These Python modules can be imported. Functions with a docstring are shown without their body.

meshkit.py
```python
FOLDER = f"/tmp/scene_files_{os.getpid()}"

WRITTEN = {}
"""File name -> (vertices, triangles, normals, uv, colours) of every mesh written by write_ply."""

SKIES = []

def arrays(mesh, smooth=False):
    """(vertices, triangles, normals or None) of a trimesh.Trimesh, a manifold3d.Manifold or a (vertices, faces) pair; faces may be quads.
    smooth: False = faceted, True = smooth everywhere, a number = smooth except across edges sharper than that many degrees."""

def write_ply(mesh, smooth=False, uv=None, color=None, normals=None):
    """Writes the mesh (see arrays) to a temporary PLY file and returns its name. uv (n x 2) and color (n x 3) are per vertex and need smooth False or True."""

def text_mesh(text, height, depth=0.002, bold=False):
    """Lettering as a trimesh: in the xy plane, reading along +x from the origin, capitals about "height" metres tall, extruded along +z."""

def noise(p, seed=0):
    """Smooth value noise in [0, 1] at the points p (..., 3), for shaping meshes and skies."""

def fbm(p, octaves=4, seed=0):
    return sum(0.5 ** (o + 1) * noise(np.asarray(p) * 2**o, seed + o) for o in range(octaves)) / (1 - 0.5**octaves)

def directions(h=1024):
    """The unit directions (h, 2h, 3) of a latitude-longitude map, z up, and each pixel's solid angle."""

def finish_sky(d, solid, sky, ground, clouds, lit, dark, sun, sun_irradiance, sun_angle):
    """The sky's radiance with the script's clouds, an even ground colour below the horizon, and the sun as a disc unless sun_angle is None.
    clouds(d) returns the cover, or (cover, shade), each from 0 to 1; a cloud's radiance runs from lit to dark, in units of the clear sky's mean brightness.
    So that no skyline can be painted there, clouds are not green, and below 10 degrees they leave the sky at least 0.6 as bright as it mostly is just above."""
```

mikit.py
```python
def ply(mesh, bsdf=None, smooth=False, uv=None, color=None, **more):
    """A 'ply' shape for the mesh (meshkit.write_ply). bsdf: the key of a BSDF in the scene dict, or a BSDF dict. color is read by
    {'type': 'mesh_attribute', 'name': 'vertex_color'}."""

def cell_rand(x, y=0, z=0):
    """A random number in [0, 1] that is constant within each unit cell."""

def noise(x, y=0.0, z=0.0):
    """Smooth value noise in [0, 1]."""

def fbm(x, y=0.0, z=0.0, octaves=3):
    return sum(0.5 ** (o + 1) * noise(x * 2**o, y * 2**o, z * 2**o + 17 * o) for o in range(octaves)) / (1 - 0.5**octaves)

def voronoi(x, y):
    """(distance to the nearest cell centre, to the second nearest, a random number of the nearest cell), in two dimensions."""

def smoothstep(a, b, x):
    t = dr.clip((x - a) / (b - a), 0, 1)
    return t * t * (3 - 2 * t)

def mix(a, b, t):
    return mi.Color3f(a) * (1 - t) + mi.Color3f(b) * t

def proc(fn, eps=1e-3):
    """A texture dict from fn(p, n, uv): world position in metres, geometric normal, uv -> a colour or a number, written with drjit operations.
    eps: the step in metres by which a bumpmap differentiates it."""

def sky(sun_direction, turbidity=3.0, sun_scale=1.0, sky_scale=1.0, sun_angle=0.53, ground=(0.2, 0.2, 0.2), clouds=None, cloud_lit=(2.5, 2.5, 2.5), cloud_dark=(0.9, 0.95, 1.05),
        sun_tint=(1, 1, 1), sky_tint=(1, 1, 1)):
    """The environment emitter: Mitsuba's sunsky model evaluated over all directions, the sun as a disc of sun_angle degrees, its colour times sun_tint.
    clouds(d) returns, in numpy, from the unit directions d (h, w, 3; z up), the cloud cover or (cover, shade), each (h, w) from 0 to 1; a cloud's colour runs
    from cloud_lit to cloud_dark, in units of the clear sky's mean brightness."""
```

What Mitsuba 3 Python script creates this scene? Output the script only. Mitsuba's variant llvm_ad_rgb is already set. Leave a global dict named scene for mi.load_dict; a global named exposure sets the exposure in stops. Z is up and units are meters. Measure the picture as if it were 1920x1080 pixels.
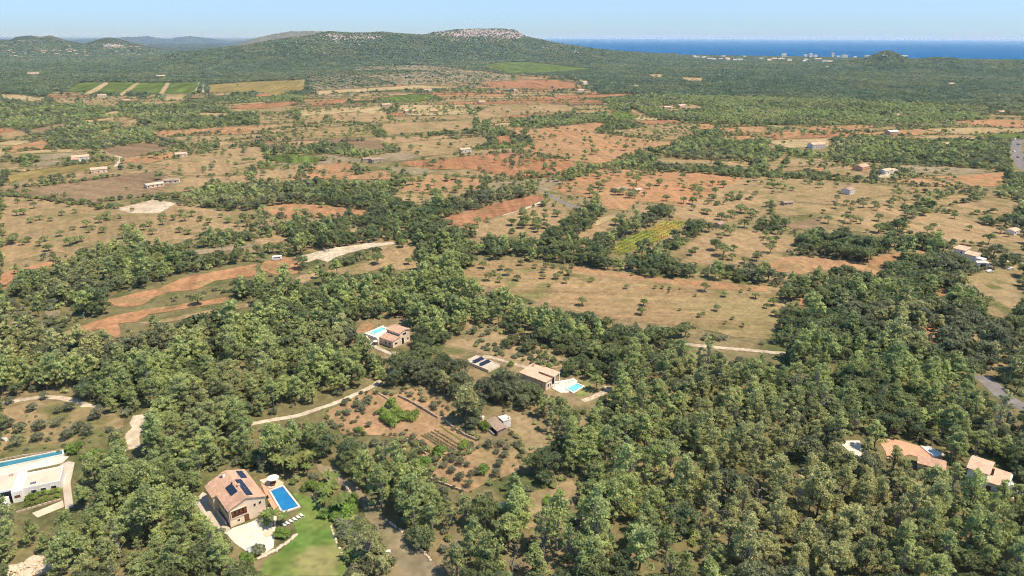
import math
import numpy as np, trimesh, shapely
import drjit as dr
import mitsuba as mi
import mikit, meshkit
from shapely.geometry import Polygon, LineString, Point

T = mi.ScalarTransform4f
scene, labels = {}, {}
RNG = np.random.default_rng(7)

# ------------------------------------------------------------------ camera, light, air
H, F = 135.0, 1300.0                      # height of the eye over the plain, focal length in photo pixels (1920 wide)
PITCH, ROLL = math.atan((540 - 69.8) / F), math.radians(0.22)
CP, SP, CR, SR = math.cos(PITCH), math.sin(PITCH), math.cos(ROLL), math.sin(ROLL)
_fwd = np.array([0, CP, -SP])
_up0 = np.array([0, SP, CP])
_rt0 = np.array([1.0, 0, 0])
_right = CR * _rt0 + SR * _up0
_up = -SR * _rt0 + CR * _up0
SIGMA = 2.8e-5
scene['air'] = {'type': 'homogeneous', 'albedo': {'type': 'rgb', 'value': [0.80, 0.93, 1.0]},
                'sigma_t': {'type': 'rgb', 'value': [SIGMA * 0.76, SIGMA, SIGMA * 1.28]}}
scene['camera'] = {
    'type': 'perspective', 'fov': math.degrees(2 * math.atan(960 / F)), 'fov_axis': 'x', 'near_clip': 1.0, 'far_clip': 900000.0,
    'to_world': T().look_at(origin=[0, 0, H], target=[0.0, float(CP), float(H - SP)], up=[float(x) for x in _up]),
    'medium': {'type': 'ref', 'id': 'air'}}
SUN = (0.46, -0.13, 0.878)
scene['sky_light'] = mikit.sky(SUN, turbidity=3.0, ground=(0.09, 0.12, 0.15), sky_scale=1.12, sky_tint=(0.93, 1.0, 1.03))
exposure = 2.1


def ray(px, py):
    u, v = (np.asarray(px, float) - 960) / F, (540 - np.asarray(py, float)) / F
    return _fwd + u[..., None] * _right + v[..., None] * _up


def at(px, py, z=0.0):
    """The point of the plain (or of height z over it) that stands where the photo shows pixel (px, py)."""
    d = ray(np.asarray(px, float), np.asarray(py, float))
    t = (np.asarray(z, float) - H) / d[..., 2]
    return d * t[..., None] + np.array([0, 0, H])


def to_px(p):
    q = np.asarray(p, float) - np.array([0, 0, H])
    w = np.maximum(q @ _fwd, 1e-6)
    return 960 + F * (q @ _right) / w, 540 - F * (q @ _up) / w


# ------------------------------------------------------------------ materials
N, FB, MX, SS = mikit.noise, mikit.fbm, mikit.mix, mikit.smoothstep


def rgb(c):
    return {'type': 'rgb', 'value': list(map(float, c))}


def diffuse(key, tex, two=True):
    tex = tex if isinstance(tex, dict) else rgb(tex)
    b = {'type': 'diffuse', 'reflectance': tex}
    scene[key] = {'type': 'twosided', 'bsdf': b} if two else b


def soil(a, b, c, plough=0.0, ang=0.0, weeds=0.25, size=70.0):
    ca, sa = math.cos(ang), math.sin(ang)

    def fn(p, n, uv):
        big = FB(p.x / size + 5, p.y / size, 0.0, octaves=4)
        mid = N(p.x / 9, p.y / 9)
        fine = N(p.x / 1.3, p.y / 1.3)
        col = MX(a, b, SS(0.36, 0.64, big))
        col = MX(col, c, SS(0.45, 0.8, mid) * weeds * 2 * SS(0.3, 0.6, FB(p.x / 33, p.y / 33 + 9, 0.0, octaves=2)))
        s = (0.80 + 0.40 * fine) * (0.86 + 0.28 * N(p.x / 4 + 3, p.y / 4))
        if plough:
            w = (p.x * ca + p.y * sa)
            v = (p.y * ca - p.x * sa) / 60
            s = s * (1 - plough + 2 * plough * N(w / 2.0, v)) * (1 - plough + 2 * plough * N(w / 9.0, v * 0.5))
        return mi.Color3f(col) * s
    return mikit.proc(fn)


SOILS = {   # two tones and a weed tone
    'tan': ((0.31, 0.225, 0.125), (0.265, 0.20, 0.108), (0.17, 0.158, 0.072), 0.10, 0.5, 0.35),
    'orange': ((0.345, 0.196, 0.104), (0.32, 0.202, 0.110), (0.22, 0.175, 0.085), 0.10, 0.2, 0.3),
    'red': ((0.285, 0.150, 0.084), (0.295, 0.158, 0.085), (0.21, 0.15, 0.075), 0.14, 0.15, 0.25),
    'brown': ((0.195, 0.140, 0.088), (0.22, 0.16, 0.098), (0.15, 0.125, 0.068), 0.14, 1.2, 0.25),
    'straw': ((0.37, 0.295, 0.165), (0.33, 0.255, 0.138), (0.22, 0.195, 0.09), 0.10, 0.9, 0.25),
    'meadow': ((0.245, 0.205, 0.100), (0.285, 0.205, 0.110), (0.165, 0.158, 0.066), 0.14, 1.5, 0.45),
    'vine': ((0.085, 0.125, 0.035), (0.105, 0.145, 0.04), (0.13, 0.14, 0.05), 0.3, 0.3, 0.15),
    'ochre': ((0.24, 0.19, 0.075), (0.21, 0.175, 0.07), (0.13, 0.13, 0.05), 0.22, 0.1, 0.25),
    'grey': ((0.26, 0.215, 0.14), (0.225, 0.19, 0.12), (0.16, 0.15, 0.08), 0.1, 0.4, 0.35),
    'pale': ((0.50, 0.43, 0.32), (0.44, 0.37, 0.27), (0.33, 0.28, 0.18), 0.05, 0.0, 0.15),
    'dry': ((0.25, 0.20, 0.105), (0.29, 0.22, 0.125), (0.15, 0.145, 0.064), 0.0, 0.0, 0.55),
    'grass': ((0.16, 0.215, 0.058), (0.25, 0.245, 0.10), (0.10, 0.18, 0.04), 0.10, 0.8, 0.45, 9.0),
    'garden': ((0.35, 0.220, 0.128), (0.30, 0.205, 0.115), (0.19, 0.17, 0.08), 0.10, 0.5, 0.3, 20.0),
    'plain': ((0.255, 0.198, 0.108), (0.21, 0.178, 0.092), (0.145, 0.14, 0.062), 0.0, 0.0, 0.6),
    'scrub': ((0.16, 0.145, 0.070), (0.225, 0.18, 0.10), (0.10, 0.11, 0.046), 0.0, 0.0, 0.55),
}
for k, v in SOILS.items():
    diffuse('soil_' + k, soil(*v))


def leaf(key, tex, trans=0.9):
    scene[key] = {'type': 'principledthin', 'base_color': tex, 'roughness': 0.7, 'diff_trans': trans, 'eta': 1.3, 'spec_trans': 0.0}


def leafy(a, b, c, cell=6.0, gain=2.7, vary=0.28):
    a, b, c = ([x * gain for x in k] for k in (a, b, c))

    def fn(p, n, uv):
        t = N(p.x / cell, p.y / cell, 3.0)
        u = N(p.x / (cell * 6) + 7, p.y / (cell * 6), 1.0)
        f = N(p.x * 0.9, p.y * 0.9, p.z * 0.9) if cell < 20 else N(p.x / 11, p.y / 11)
        col = MX(MX(a, b, SS(0.3, 0.7, t)), c, SS(0.5, 0.8, u) * 0.6)
        tree = N(p.x / (cell * 0.8) + 11, p.y / (cell * 0.8), 5.0)
        return mi.Color3f(col) * (1 - vary + 2 * vary * f) * (0.78 + 0.44 * tree)
    return mikit.proc(fn)


leaf('leaf_pine', leafy((0.122, 0.138, 0.057), (0.094, 0.113, 0.050), (0.134, 0.128, 0.066), gain=3.8, vary=0.32))
leaf('leaf_oak', leafy((0.058, 0.075, 0.038), (0.082, 0.096, 0.042), (0.076, 0.080, 0.052), gain=3.0))
leaf('leaf_field', leafy((0.122, 0.138, 0.058), (0.095, 0.112, 0.048), (0.135, 0.130, 0.070), gain=2.9))
leaf('leaf_olive', leafy((0.110, 0.118, 0.075), (0.090, 0.100, 0.062), (0.125, 0.118, 0.075)))
leaf('leaf_far', leafy((0.080, 0.102, 0.056), (0.062, 0.084, 0.050), (0.108, 0.116, 0.060), 24.0, gain=2.55, vary=0.38))
leaf('leaf_garden', leafy((0.105, 0.155, 0.040), (0.085, 0.13, 0.036), (0.13, 0.15, 0.045)))
leaf('leaf_palm', leafy((0.105, 0.135, 0.042), (0.08, 0.11, 0.036), (0.15, 0.145, 0.055), 3.0, gain=2.3))
leaf('leaf_vine', leafy((0.15, 0.19, 0.04), (0.26, 0.22, 0.06), (0.20, 0.20, 0.05), 12.0))
diffuse('bark', (0.17, 0.14, 0.115))
diffuse('dead_wood', (0.33, 0.30, 0.27))


def stone_tex(a, b, s=0.6):
    def fn(p, n, uv):
        f = N(p.x / s, p.y / s, p.z / s * 1.6)
        g = FB(p.x / 4, p.y / 4, p.z / 4, octaves=2)
        return mi.Color3f(MX(a, b, f)) * (0.8 + 0.4 * g)
    return mikit.proc(fn)


def tile_tex(a, b, c):
    def fn(p, n, uv):
        r = mikit.cell_rand(p.x / 0.45, p.y / 0.45, 2.0)
        g = N(p.x / 2.5, p.y / 2.5)
        return mi.Color3f(MX(MX(a, b, r), c, SS(0.5, 0.9, g) * 0.7))
    return mikit.proc(fn)


diffuse('stone_wall', stone_tex((0.66, 0.54, 0.415), (0.75, 0.63, 0.50)))
diffuse('rough_stone', stone_tex((0.30, 0.24, 0.18), (0.50, 0.42, 0.32), 0.4))
diffuse('render_tan', stone_tex((0.62, 0.49, 0.36), (0.66, 0.53, 0.40), 2.0))
diffuse('white_paint', stone_tex((0.74, 0.73, 0.70), (0.80, 0.79, 0.77), 2.5))
diffuse('white_floor', stone_tex((0.62, 0.565, 0.47), (0.72, 0.665, 0.57), 1.2))
diffuse('roof_tile', tile_tex((0.46, 0.285, 0.195), (0.56, 0.385, 0.275), (0.36, 0.245, 0.18)))
diffuse('roof_pale', tile_tex((0.58, 0.39, 0.27), (0.64, 0.46, 0.34), (0.50, 0.34, 0.24)))
diffuse('gravel_roof', tile_tex((0.60, 0.49, 0.38), (0.64, 0.54, 0.43), (0.52, 0.44, 0.36)))
diffuse('terracotta', tile_tex((0.55, 0.30, 0.19), (0.62, 0.36, 0.24), (0.48, 0.30, 0.21)))
diffuse('wood_brown', (0.16, 0.075, 0.04))
diffuse('dark_opening', (0.035, 0.03, 0.028))
diffuse('grey_metal', (0.42, 0.43, 0.44))
diffuse('asphalt', stone_tex((0.17, 0.165, 0.16), (0.21, 0.205, 0.20), 3.0))
diffuse('concrete', stone_tex((0.46, 0.40, 0.32), (0.52, 0.46, 0.37), 1.5))
diffuse('red_rust', (0.30, 0.13, 0.09))
diffuse('white_far', (0.62, 0.60, 0.56))
diffuse('tan_far', (0.46, 0.36, 0.27))
diffuse('car_blue', (0.05, 0.10, 0.18))
scene['pane'] = {'type': 'principled', 'base_color': rgb((0.02, 0.03, 0.045)), 'roughness': 0.12, 'specular': 0.6}
scene['panel_glass'] = {'type': 'twosided', 'bsdf': {'type': 'principled', 'base_color': rgb((0.016, 0.026, 0.055)), 'roughness': 0.25, 'specular': 0.5}}


def water_tex(a, b):
    def fn(p, n, uv):
        return MX(a, b, FB(p.x / 3.0, p.y / 3.0, 0.0, octaves=2))
    return mikit.proc(fn)


for k, a, b in (('water_deep', (0.012, 0.13, 0.34), (0.02, 0.20, 0.44)), ('water_teal', (0.03, 0.16, 0.21), (0.07, 0.26, 0.33)), ('water_light', (0.10, 0.46, 0.62), (0.20, 0.60, 0.74)),
                ('water_cover', (0.62, 0.74, 0.78), (0.70, 0.80, 0.83))):
    scene[k] = {'type': 'principled', 'base_color': water_tex(a, b), 'roughness': 0.15, 'specular': 0.4}


def sea_fn(p, n, uv):
    t = FB(p.x / 900, p.y / 2600, 0.0, octaves=3)
    return MX((0.004, 0.080, 0.235), (0.008, 0.106, 0.29), t)


diffuse('sea_water', mikit.proc(sea_fn))


def hill_fn(p, n, uv):
    green = MX((0.045, 0.062, 0.036), (0.075, 0.085, 0.048), N(p.x / 30, p.y / 30))
    return MX(green, (0.15, 0.13, 0.09), SS(0.55, 0.75, FB(p.x / 120, p.y / 120, p.z / 60, octaves=3)) * 0.6)


diffuse('hill_rock', stone_tex((0.36, 0.30, 0.27), (0.50, 0.44, 0.40), 14.0))
diffuse('hill_ground', mikit.proc(hill_fn))
diffuse('bare_hill', stone_tex((0.115, 0.125, 0.095), (0.165, 0.16, 0.125), 60))
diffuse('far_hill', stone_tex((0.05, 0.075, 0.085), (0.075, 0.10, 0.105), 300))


# ------------------------------------------------------------------ helpers
def numbered(name):
    if name not in scene and name not in labels:
        return name
    k = 1
    while f'{name}_{k:03d}' in scene or f'{name}_{k:03d}' in labels:
        k += 1
    return f'{name}_{k:03d}'


USED = {}


def free_key(key):
    """The key, or the key with the next number, for parts."""
    if key not in USED:
        USED[key] = 0
        return key
    USED[key] += 1
    return f'{key}_{USED[key]:03d}'


def tag(key, label, cat, group=None, kind=None):
    labels[key] = {'label': label, 'category': cat}
    if group:
        labels[key]['group'] = group
    if kind:
        labels[key]['kind'] = kind
    return key


def cat(meshes):
    return meshes[0] if len(meshes) == 1 else trimesh.util.concatenate(meshes)


def solid(name, mesh, m, label, c, group=None, kind=None, smooth=False):
    key = numbered(name)
    scene[key] = mikit.ply(mesh, m, smooth=smooth)
    return tag(key, label, c, group, kind)


class Frame:
    """A thing built in its own axes: u, v on the ground, z up."""

    def __init__(self, name, label, c, origin, u, group=None, flip=False):
        self.key = numbered(name)
        tag(self.key, label, c, group)
        self.o = np.array([origin[0], origin[1], origin[2] if len(origin) > 2 else 0.0])
        u = np.array([u[0], u[1], 0.0])
        self.u = u / np.linalg.norm(u)
        self.v = np.array([self.u[1], -self.u[0], 0.0])   # to the right of u

    def w(self, pts):
        pts = np.asarray(pts, float).reshape(-1, 3)
        return self.o + pts[:, :1] * self.u + pts[:, 1:2] * self.v + pts[:, 2:] * np.array([0, 0, 1.0])

    def mesh(self, m):
        out = trimesh.Trimesh(self.w(m.vertices), np.asarray(m.faces)[:, ::-1], process=False)
        return out

    def part(self, name, meshes, m, label=None, smooth=False):
        key = free_key(f'{self.key}__{name}')
        ms = meshes if isinstance(meshes, list) else [meshes]
        scene[key] = mikit.ply(self.mesh(cat(ms)), m, smooth=smooth)
        if label:
            labels[key] = {'label': label}
        return key[len(self.key) + 2:]


def box(x0, x1, y0, y1, z0, z1):
    b = trimesh.creation.box((x1 - x0, y1 - y0, z1 - z0))
    b.apply_translation(((x0 + x1) / 2, (y0 + y1) / 2, (z0 + z1) / 2))
    return b


def hull(pts):
    return trimesh.convex.convex_hull(np.asarray(pts, float))


def prism(pts, y0, y1, axis='u'):
    """A convex outline (a, z) swept along u (outline in v, z) or along v (outline in u, z)."""
    p = []
    for a, z in pts:
        for y in (y0, y1):
            p.append((y, a, z) if axis == 'u' else (a, y, z))
    return hull(p)


def tube(points, radii, sides=5):
    p = np.asarray(points, float)
    r = np.broadcast_to(np.asarray(radii, float), (len(p),))
    t = np.gradient(p, axis=0)
    t /= np.linalg.norm(t, axis=1, keepdims=True) + 1e-12
    a = np.cross(t, np.where(np.abs(t[:, 2:]) < 0.9, [0, 0, 1.0], [1.0, 0, 0]))
    a /= np.linalg.norm(a, axis=1, keepdims=True) + 1e-12
    b, ang = np.cross(t, a), np.arange(sides) * 2 * np.pi / sides
    v = p[:, None] + r[:, None, None] * (np.cos(ang)[None, :, None] * a[:, None] + np.sin(ang)[None, :, None] * b[:, None])
    i, j = np.meshgrid(np.arange(len(p) - 1), np.arange(sides), indexing='ij')
    q = np.stack([i * sides + j, i * sides + (j + 1) % sides, (i + 1) * sides + (j + 1) % sides, (i + 1) * sides + j], -1).reshape(-1, 4)
    return trimesh.Trimesh(v.reshape(-1, 3), np.vstack([q[:, [0, 1, 2]], q[:, [0, 2, 3]]]), process=False)


def rock(rng, r, flat=0.7):
    m = trimesh.creation.icosphere(1, 1.0)
    v = np.array(m.vertices)
    v *= (0.75 + 0.5 * meshkit.noise(v * 1.7 + rng.uniform(0, 50, 3)))[:, None]
    v *= np.array([1, rng.uniform(0.7, 1.1), flat]) * r
    a = rng.uniform(0, 6.28)
    c, s = math.cos(a), math.sin(a)
    v = v @ np.array([[c, s, 0], [-s, c, 0], [0, 0, 1]])
    return trimesh.Trimesh(v, m.faces, process=False)


def where(x, y, digits=0):
    f = (lambda a: f'{a:.1f}') if digits else (lambda a: f'{a:.0f}')
    return f'{f(x / 19.2)} percent across, {f(y / 10.8)} percent down'


# ------------------------------------------------------------------ far terrain: sea, plain, hills
def sheet(poly, z, key, m, label, c, kind='structure', group=None, rough=0.0):
    """A ground sheet from a polygon in metres, its edge made a little uneven."""
    poly = poly.buffer(0)
    if rough:
        poly = roughen(poly, rough)
    meshes = []
    for g in getattr(poly, 'geoms', [poly]):
        if g.area < 0.05:
            continue
        v, f = trimesh.creation.triangulate_polygon(g, engine='earcut')
        v3 = np.column_stack([v, np.full(len(v), z)])
        nrm = np.cross(v3[f[:, 1]] - v3[f[:, 0]], v3[f[:, 2]] - v3[f[:, 0]])[:, 2]
        f = np.where(nrm[:, None] < 0, f[:, ::-1], f)
        meshes.append(trimesh.Trimesh(v3, f, process=False))
    k = numbered(key)
    scene[k] = mikit.ply(cat(meshes), m)
    tag(k, label, c, group, kind)
    return k


def roughen(poly, amp):
    def ring(cs):
        ls = LineString(cs)
        n = max(12, min(160, int(ls.length / (amp * 2.5))))
        pts = np.array([ls.interpolate(t, normalized=True).coords[0] for t in np.linspace(0, 1, n, endpoint=False)])
        keep = np.array(cs[:-1])
        q = np.column_stack([pts, np.zeros(n)]) / (amp * 4)
        return pts + amp * 2 * np.column_stack([meshkit.noise(q + 11), meshkit.noise(q + 37)]) - amp
    out = []
    for g in getattr(poly, 'geoms', [poly]):
        p = Polygon(ring(list(g.exterior.coords)), [ring(list(h.coords)) for h in g.interiors]).buffer(0)
        out.append(p)
    return shapely.union_all(out)


def ground_poly(pts):
    a = np.asarray(pts, float)
    return Polygon(at(a[:, 0], a[:, 1])[:, :2]).buffer(0)


coast = [(2300, 116), (1920, 113.5), (1800, 112), (1660, 110.5), (1560, 108.5), (1470, 107), (1380, 106), (1300, 104.5), (1230, 103), (1160, 101), (1100, 98), (1000, 95)]
cw = at([c[0] for c in coast], [c[1] for c in coast])[:, :2]
land = Polygon([(-60000, -800), (6000, -800), (9000, 3000)] + [tuple(p) for p in cw] + [(900, 7200), (-60000, 7200)])
sheet(land, 0.0, 'ground', 'soil_scrub', 'olive brown scrub ground of the wide plain running to the coast', 'ground', rough=0)
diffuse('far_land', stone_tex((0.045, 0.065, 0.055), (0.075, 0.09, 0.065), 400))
sheet(Polygon([(-170000, 7200), (900, 7200), (900, 60000), (-20000, 200000), (-170000, 200000)]), 0.0, 'far_plain', 'far_land', 'bluish wooded lowland between the village hills and the faint mountains', 'plain', rough=0)
scene['sea'] = mikit.ply((np.array([[-1.8e5, -2000, -4.0], [1.8e5, -2000, -4], [1.8e5, 2.2e5, -4], [-1.8e5, 2.2e5, -4]]), np.array([[0, 1, 2, 3]])), 'sea_water')
tag('sea', 'deep blue sea along the horizon behind the coast', 'sea', kind='structure')


def azim(px):
    d = ray(np.asarray(px, float), np.full(np.shape(px), 80.0))
    return np.arctan2(d[..., 0], d[..., 1])


class Hill:
    def __init__(self, sil, base, dr_fac, back=0.9, noise=0.42, dridge=None):
        s = np.array(sil, float)
        self.a = azim(s[:, 0])
        b = np.array(base, float)
        db = np.hypot(*at(b[:, 0], b[:, 1])[:, :2].T)
        self.db_a, self.db = azim(b[:, 0]), db
        self.fac, self.dridge, self.back, self.noise = dr_fac, dridge, back, noise
        d = ray(s[:, 0], s[:, 1])
        self.tan = d[:, 2] / np.hypot(d[:, 0], d[:, 1])

    def height(self, x, y):
        a, d = np.arctan2(x, y), np.hypot(x, y)
        db = np.interp(a, self.db_a, self.db)
        dr_ = db * self.fac if self.dridge is None else np.full_like(db, self.dridge)
        dr_ = dr_ * (1 + 0.05 * (meshkit.fbm(np.stack([a * 14, a * 0, a * 0 + 2], -1), 3) - 0.5))
        tan = np.interp(a, self.a, self.tan)
        zr = np.maximum(H + dr_ * tan - 5.0, 0)
        t = (d - db) / (dr_ - db)
        up = np.clip(t, 0, 1)
        g = 0.55 * up ** 1.25 + 0.45 * (0.5 - 0.5 * np.cos(np.pi * up))
        g = np.where(t > 1, np.clip(1 - self.back * (t - 1), 0, 1), g)
        q = np.stack([x / 260, y / 260, x * 0 + 4.0], -1)
        n = meshkit.fbm(q, 4) - 0.5
        g = g * (1 + self.noise * 2 * n * np.clip(1.05 - up, 0.12, 1))
        return np.where(t > 0, zr * g, 0)

    def mesh(self, na, nd, t1=1.8):
        a = np.linspace(self.a[0], self.a[-1], na)
        db = np.interp(a, self.db_a, self.db)
        dr_ = db * self.fac if self.dridge is None else np.full_like(db, self.dridge)
        t = np.concatenate([np.linspace(-0.02, 1.12, nd - 8), np.linspace(1.2, t1, 8)])
        D = db[:, None] + (dr_ - db)[:, None] * t[None]
        x, y = np.sin(a)[:, None] * D, np.cos(a)[:, None] * D
        z = self.height(x, y)
        z = np.where(z <= 0.01, -5.0, z)
        v = np.stack([x, y, z], -1).reshape(-1, 3)
        i, j = np.meshgrid(np.arange(na - 1), np.arange(nd - 1), indexing='ij')
        q = np.stack([i * nd + j, (i + 1) * nd + j, (i + 1) * nd + j + 1, i * nd + j + 1], -1).reshape(-1, 4)
        f = np.vstack([q[:, [0, 1, 2]], q[:, [0, 2, 3]]])
        n = np.cross(v[f[:, 1]] - v[f[:, 0]], v[f[:, 2]] - v[f[:, 0]])[:, 2]
        return trimesh.Trimesh(v, np.where((n < 0)[:, None], f[:, ::-1], f), process=False)


MAIN = Hill([(230, 112), (290, 106), (330, 98), (390, 93), (430, 88), (470, 83), (500, 77), (530, 72), (560, 68), (590, 64), (620, 60), (660, 62), (700, 60), (720, 60), (750, 63), (780, 65), (800, 64), (815, 60),
             (840, 57), (860, 55), (900, 54), (940, 54), (965, 56), (985, 68), (1000, 72), (1030, 77), (1060, 83), (1100, 89), (1140, 94), (1180, 97), (1230, 101), (1290, 105), (1340, 110), (1420, 118)],
            [(200, 128), (280, 133), (420, 134), (570, 130), (650, 126), (800, 122), (900, 117), (1000, 117), (1110, 127), (1180, 124), (1260, 116), (1350, 112), (1420, 111)], 1.32)
LEFT = Hill([(-260, 84), (-120, 78), (-60, 80), (0, 73), (20, 74), (33, 68), (60, 65.5), (80, 68.5), (97, 65.5), (112, 70), (127, 75), (160, 81), (180, 74), (195, 70.5), (208, 68.5), (225, 71.5), (240, 76), (265, 82), (290, 88), (330, 96), (390, 104)],
            [(-260, 116), (0, 112), (150, 110), (300, 108), (400, 108)], 1.30)
PALE = Hill([(415, 92), (445, 82), (470, 72), (495, 66), (520, 61), (545, 57), (575, 56), (605, 58), (640, 63), (690, 72), (740, 82)], [(400, 95), (760, 95)], 1.15, dridge=8200.0)
BLUE = Hill([(-200, 76), (0, 73), (15, 72), (60, 76), (130, 75), (150, 73), (217, 71), (235, 69), (253, 69), (268, 68), (280, 67), (292, 70), (303, 72), (320, 73), (332, 70), (347, 68), (360, 67), (377, 69), (400, 72), (415, 76), (430, 78), (450, 77), (480, 78), (560, 79)],
            [(-200, 82), (600, 82)], 1.1, dridge=19000.0, noise=0.5)
KNOB = Hill([(1500, 121), (1560, 118), (1600, 113.5), (1625, 109.5), (1642, 102.5), (1655, 97), (1665, 94.5), (1680, 98), (1695, 105), (1710, 111), (1722, 113), (1735, 110), (1760, 107), (1790, 108), (1812, 112), (1835, 115),
             (1860, 113), (1890, 112), (1920, 112), (2000, 112), (2150, 114)], [(1500, 132), (1600, 136), (1680, 138), (1800, 140), (1920, 142), (2150, 146)], 1.16, back=1.2, noise=0.3)
HILLS = [MAIN, LEFT, PALE, BLUE, KNOB]
for hl, name, m, lab, na, nd in ((MAIN, 'hill', 'hill_ground', 'wooded ridge with pale rocky crest rising left of the sea', 420, 70), (LEFT, 'hill', 'hill_ground', 'wooded hills with scattered village at the far left', 200, 44),
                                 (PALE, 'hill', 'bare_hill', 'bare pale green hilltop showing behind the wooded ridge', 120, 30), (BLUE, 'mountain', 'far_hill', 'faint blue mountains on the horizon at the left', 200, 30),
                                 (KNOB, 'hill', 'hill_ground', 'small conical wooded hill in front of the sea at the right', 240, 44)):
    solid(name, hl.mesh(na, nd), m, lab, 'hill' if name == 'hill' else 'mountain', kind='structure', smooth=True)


def ground_z(x, y):
    x, y = np.asarray(x, float), np.asarray(y, float)
    return np.maximum(np.maximum(MAIN.height(x, y), LEFT.height(x, y)), KNOB.height(x, y)) * 1.0


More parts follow.
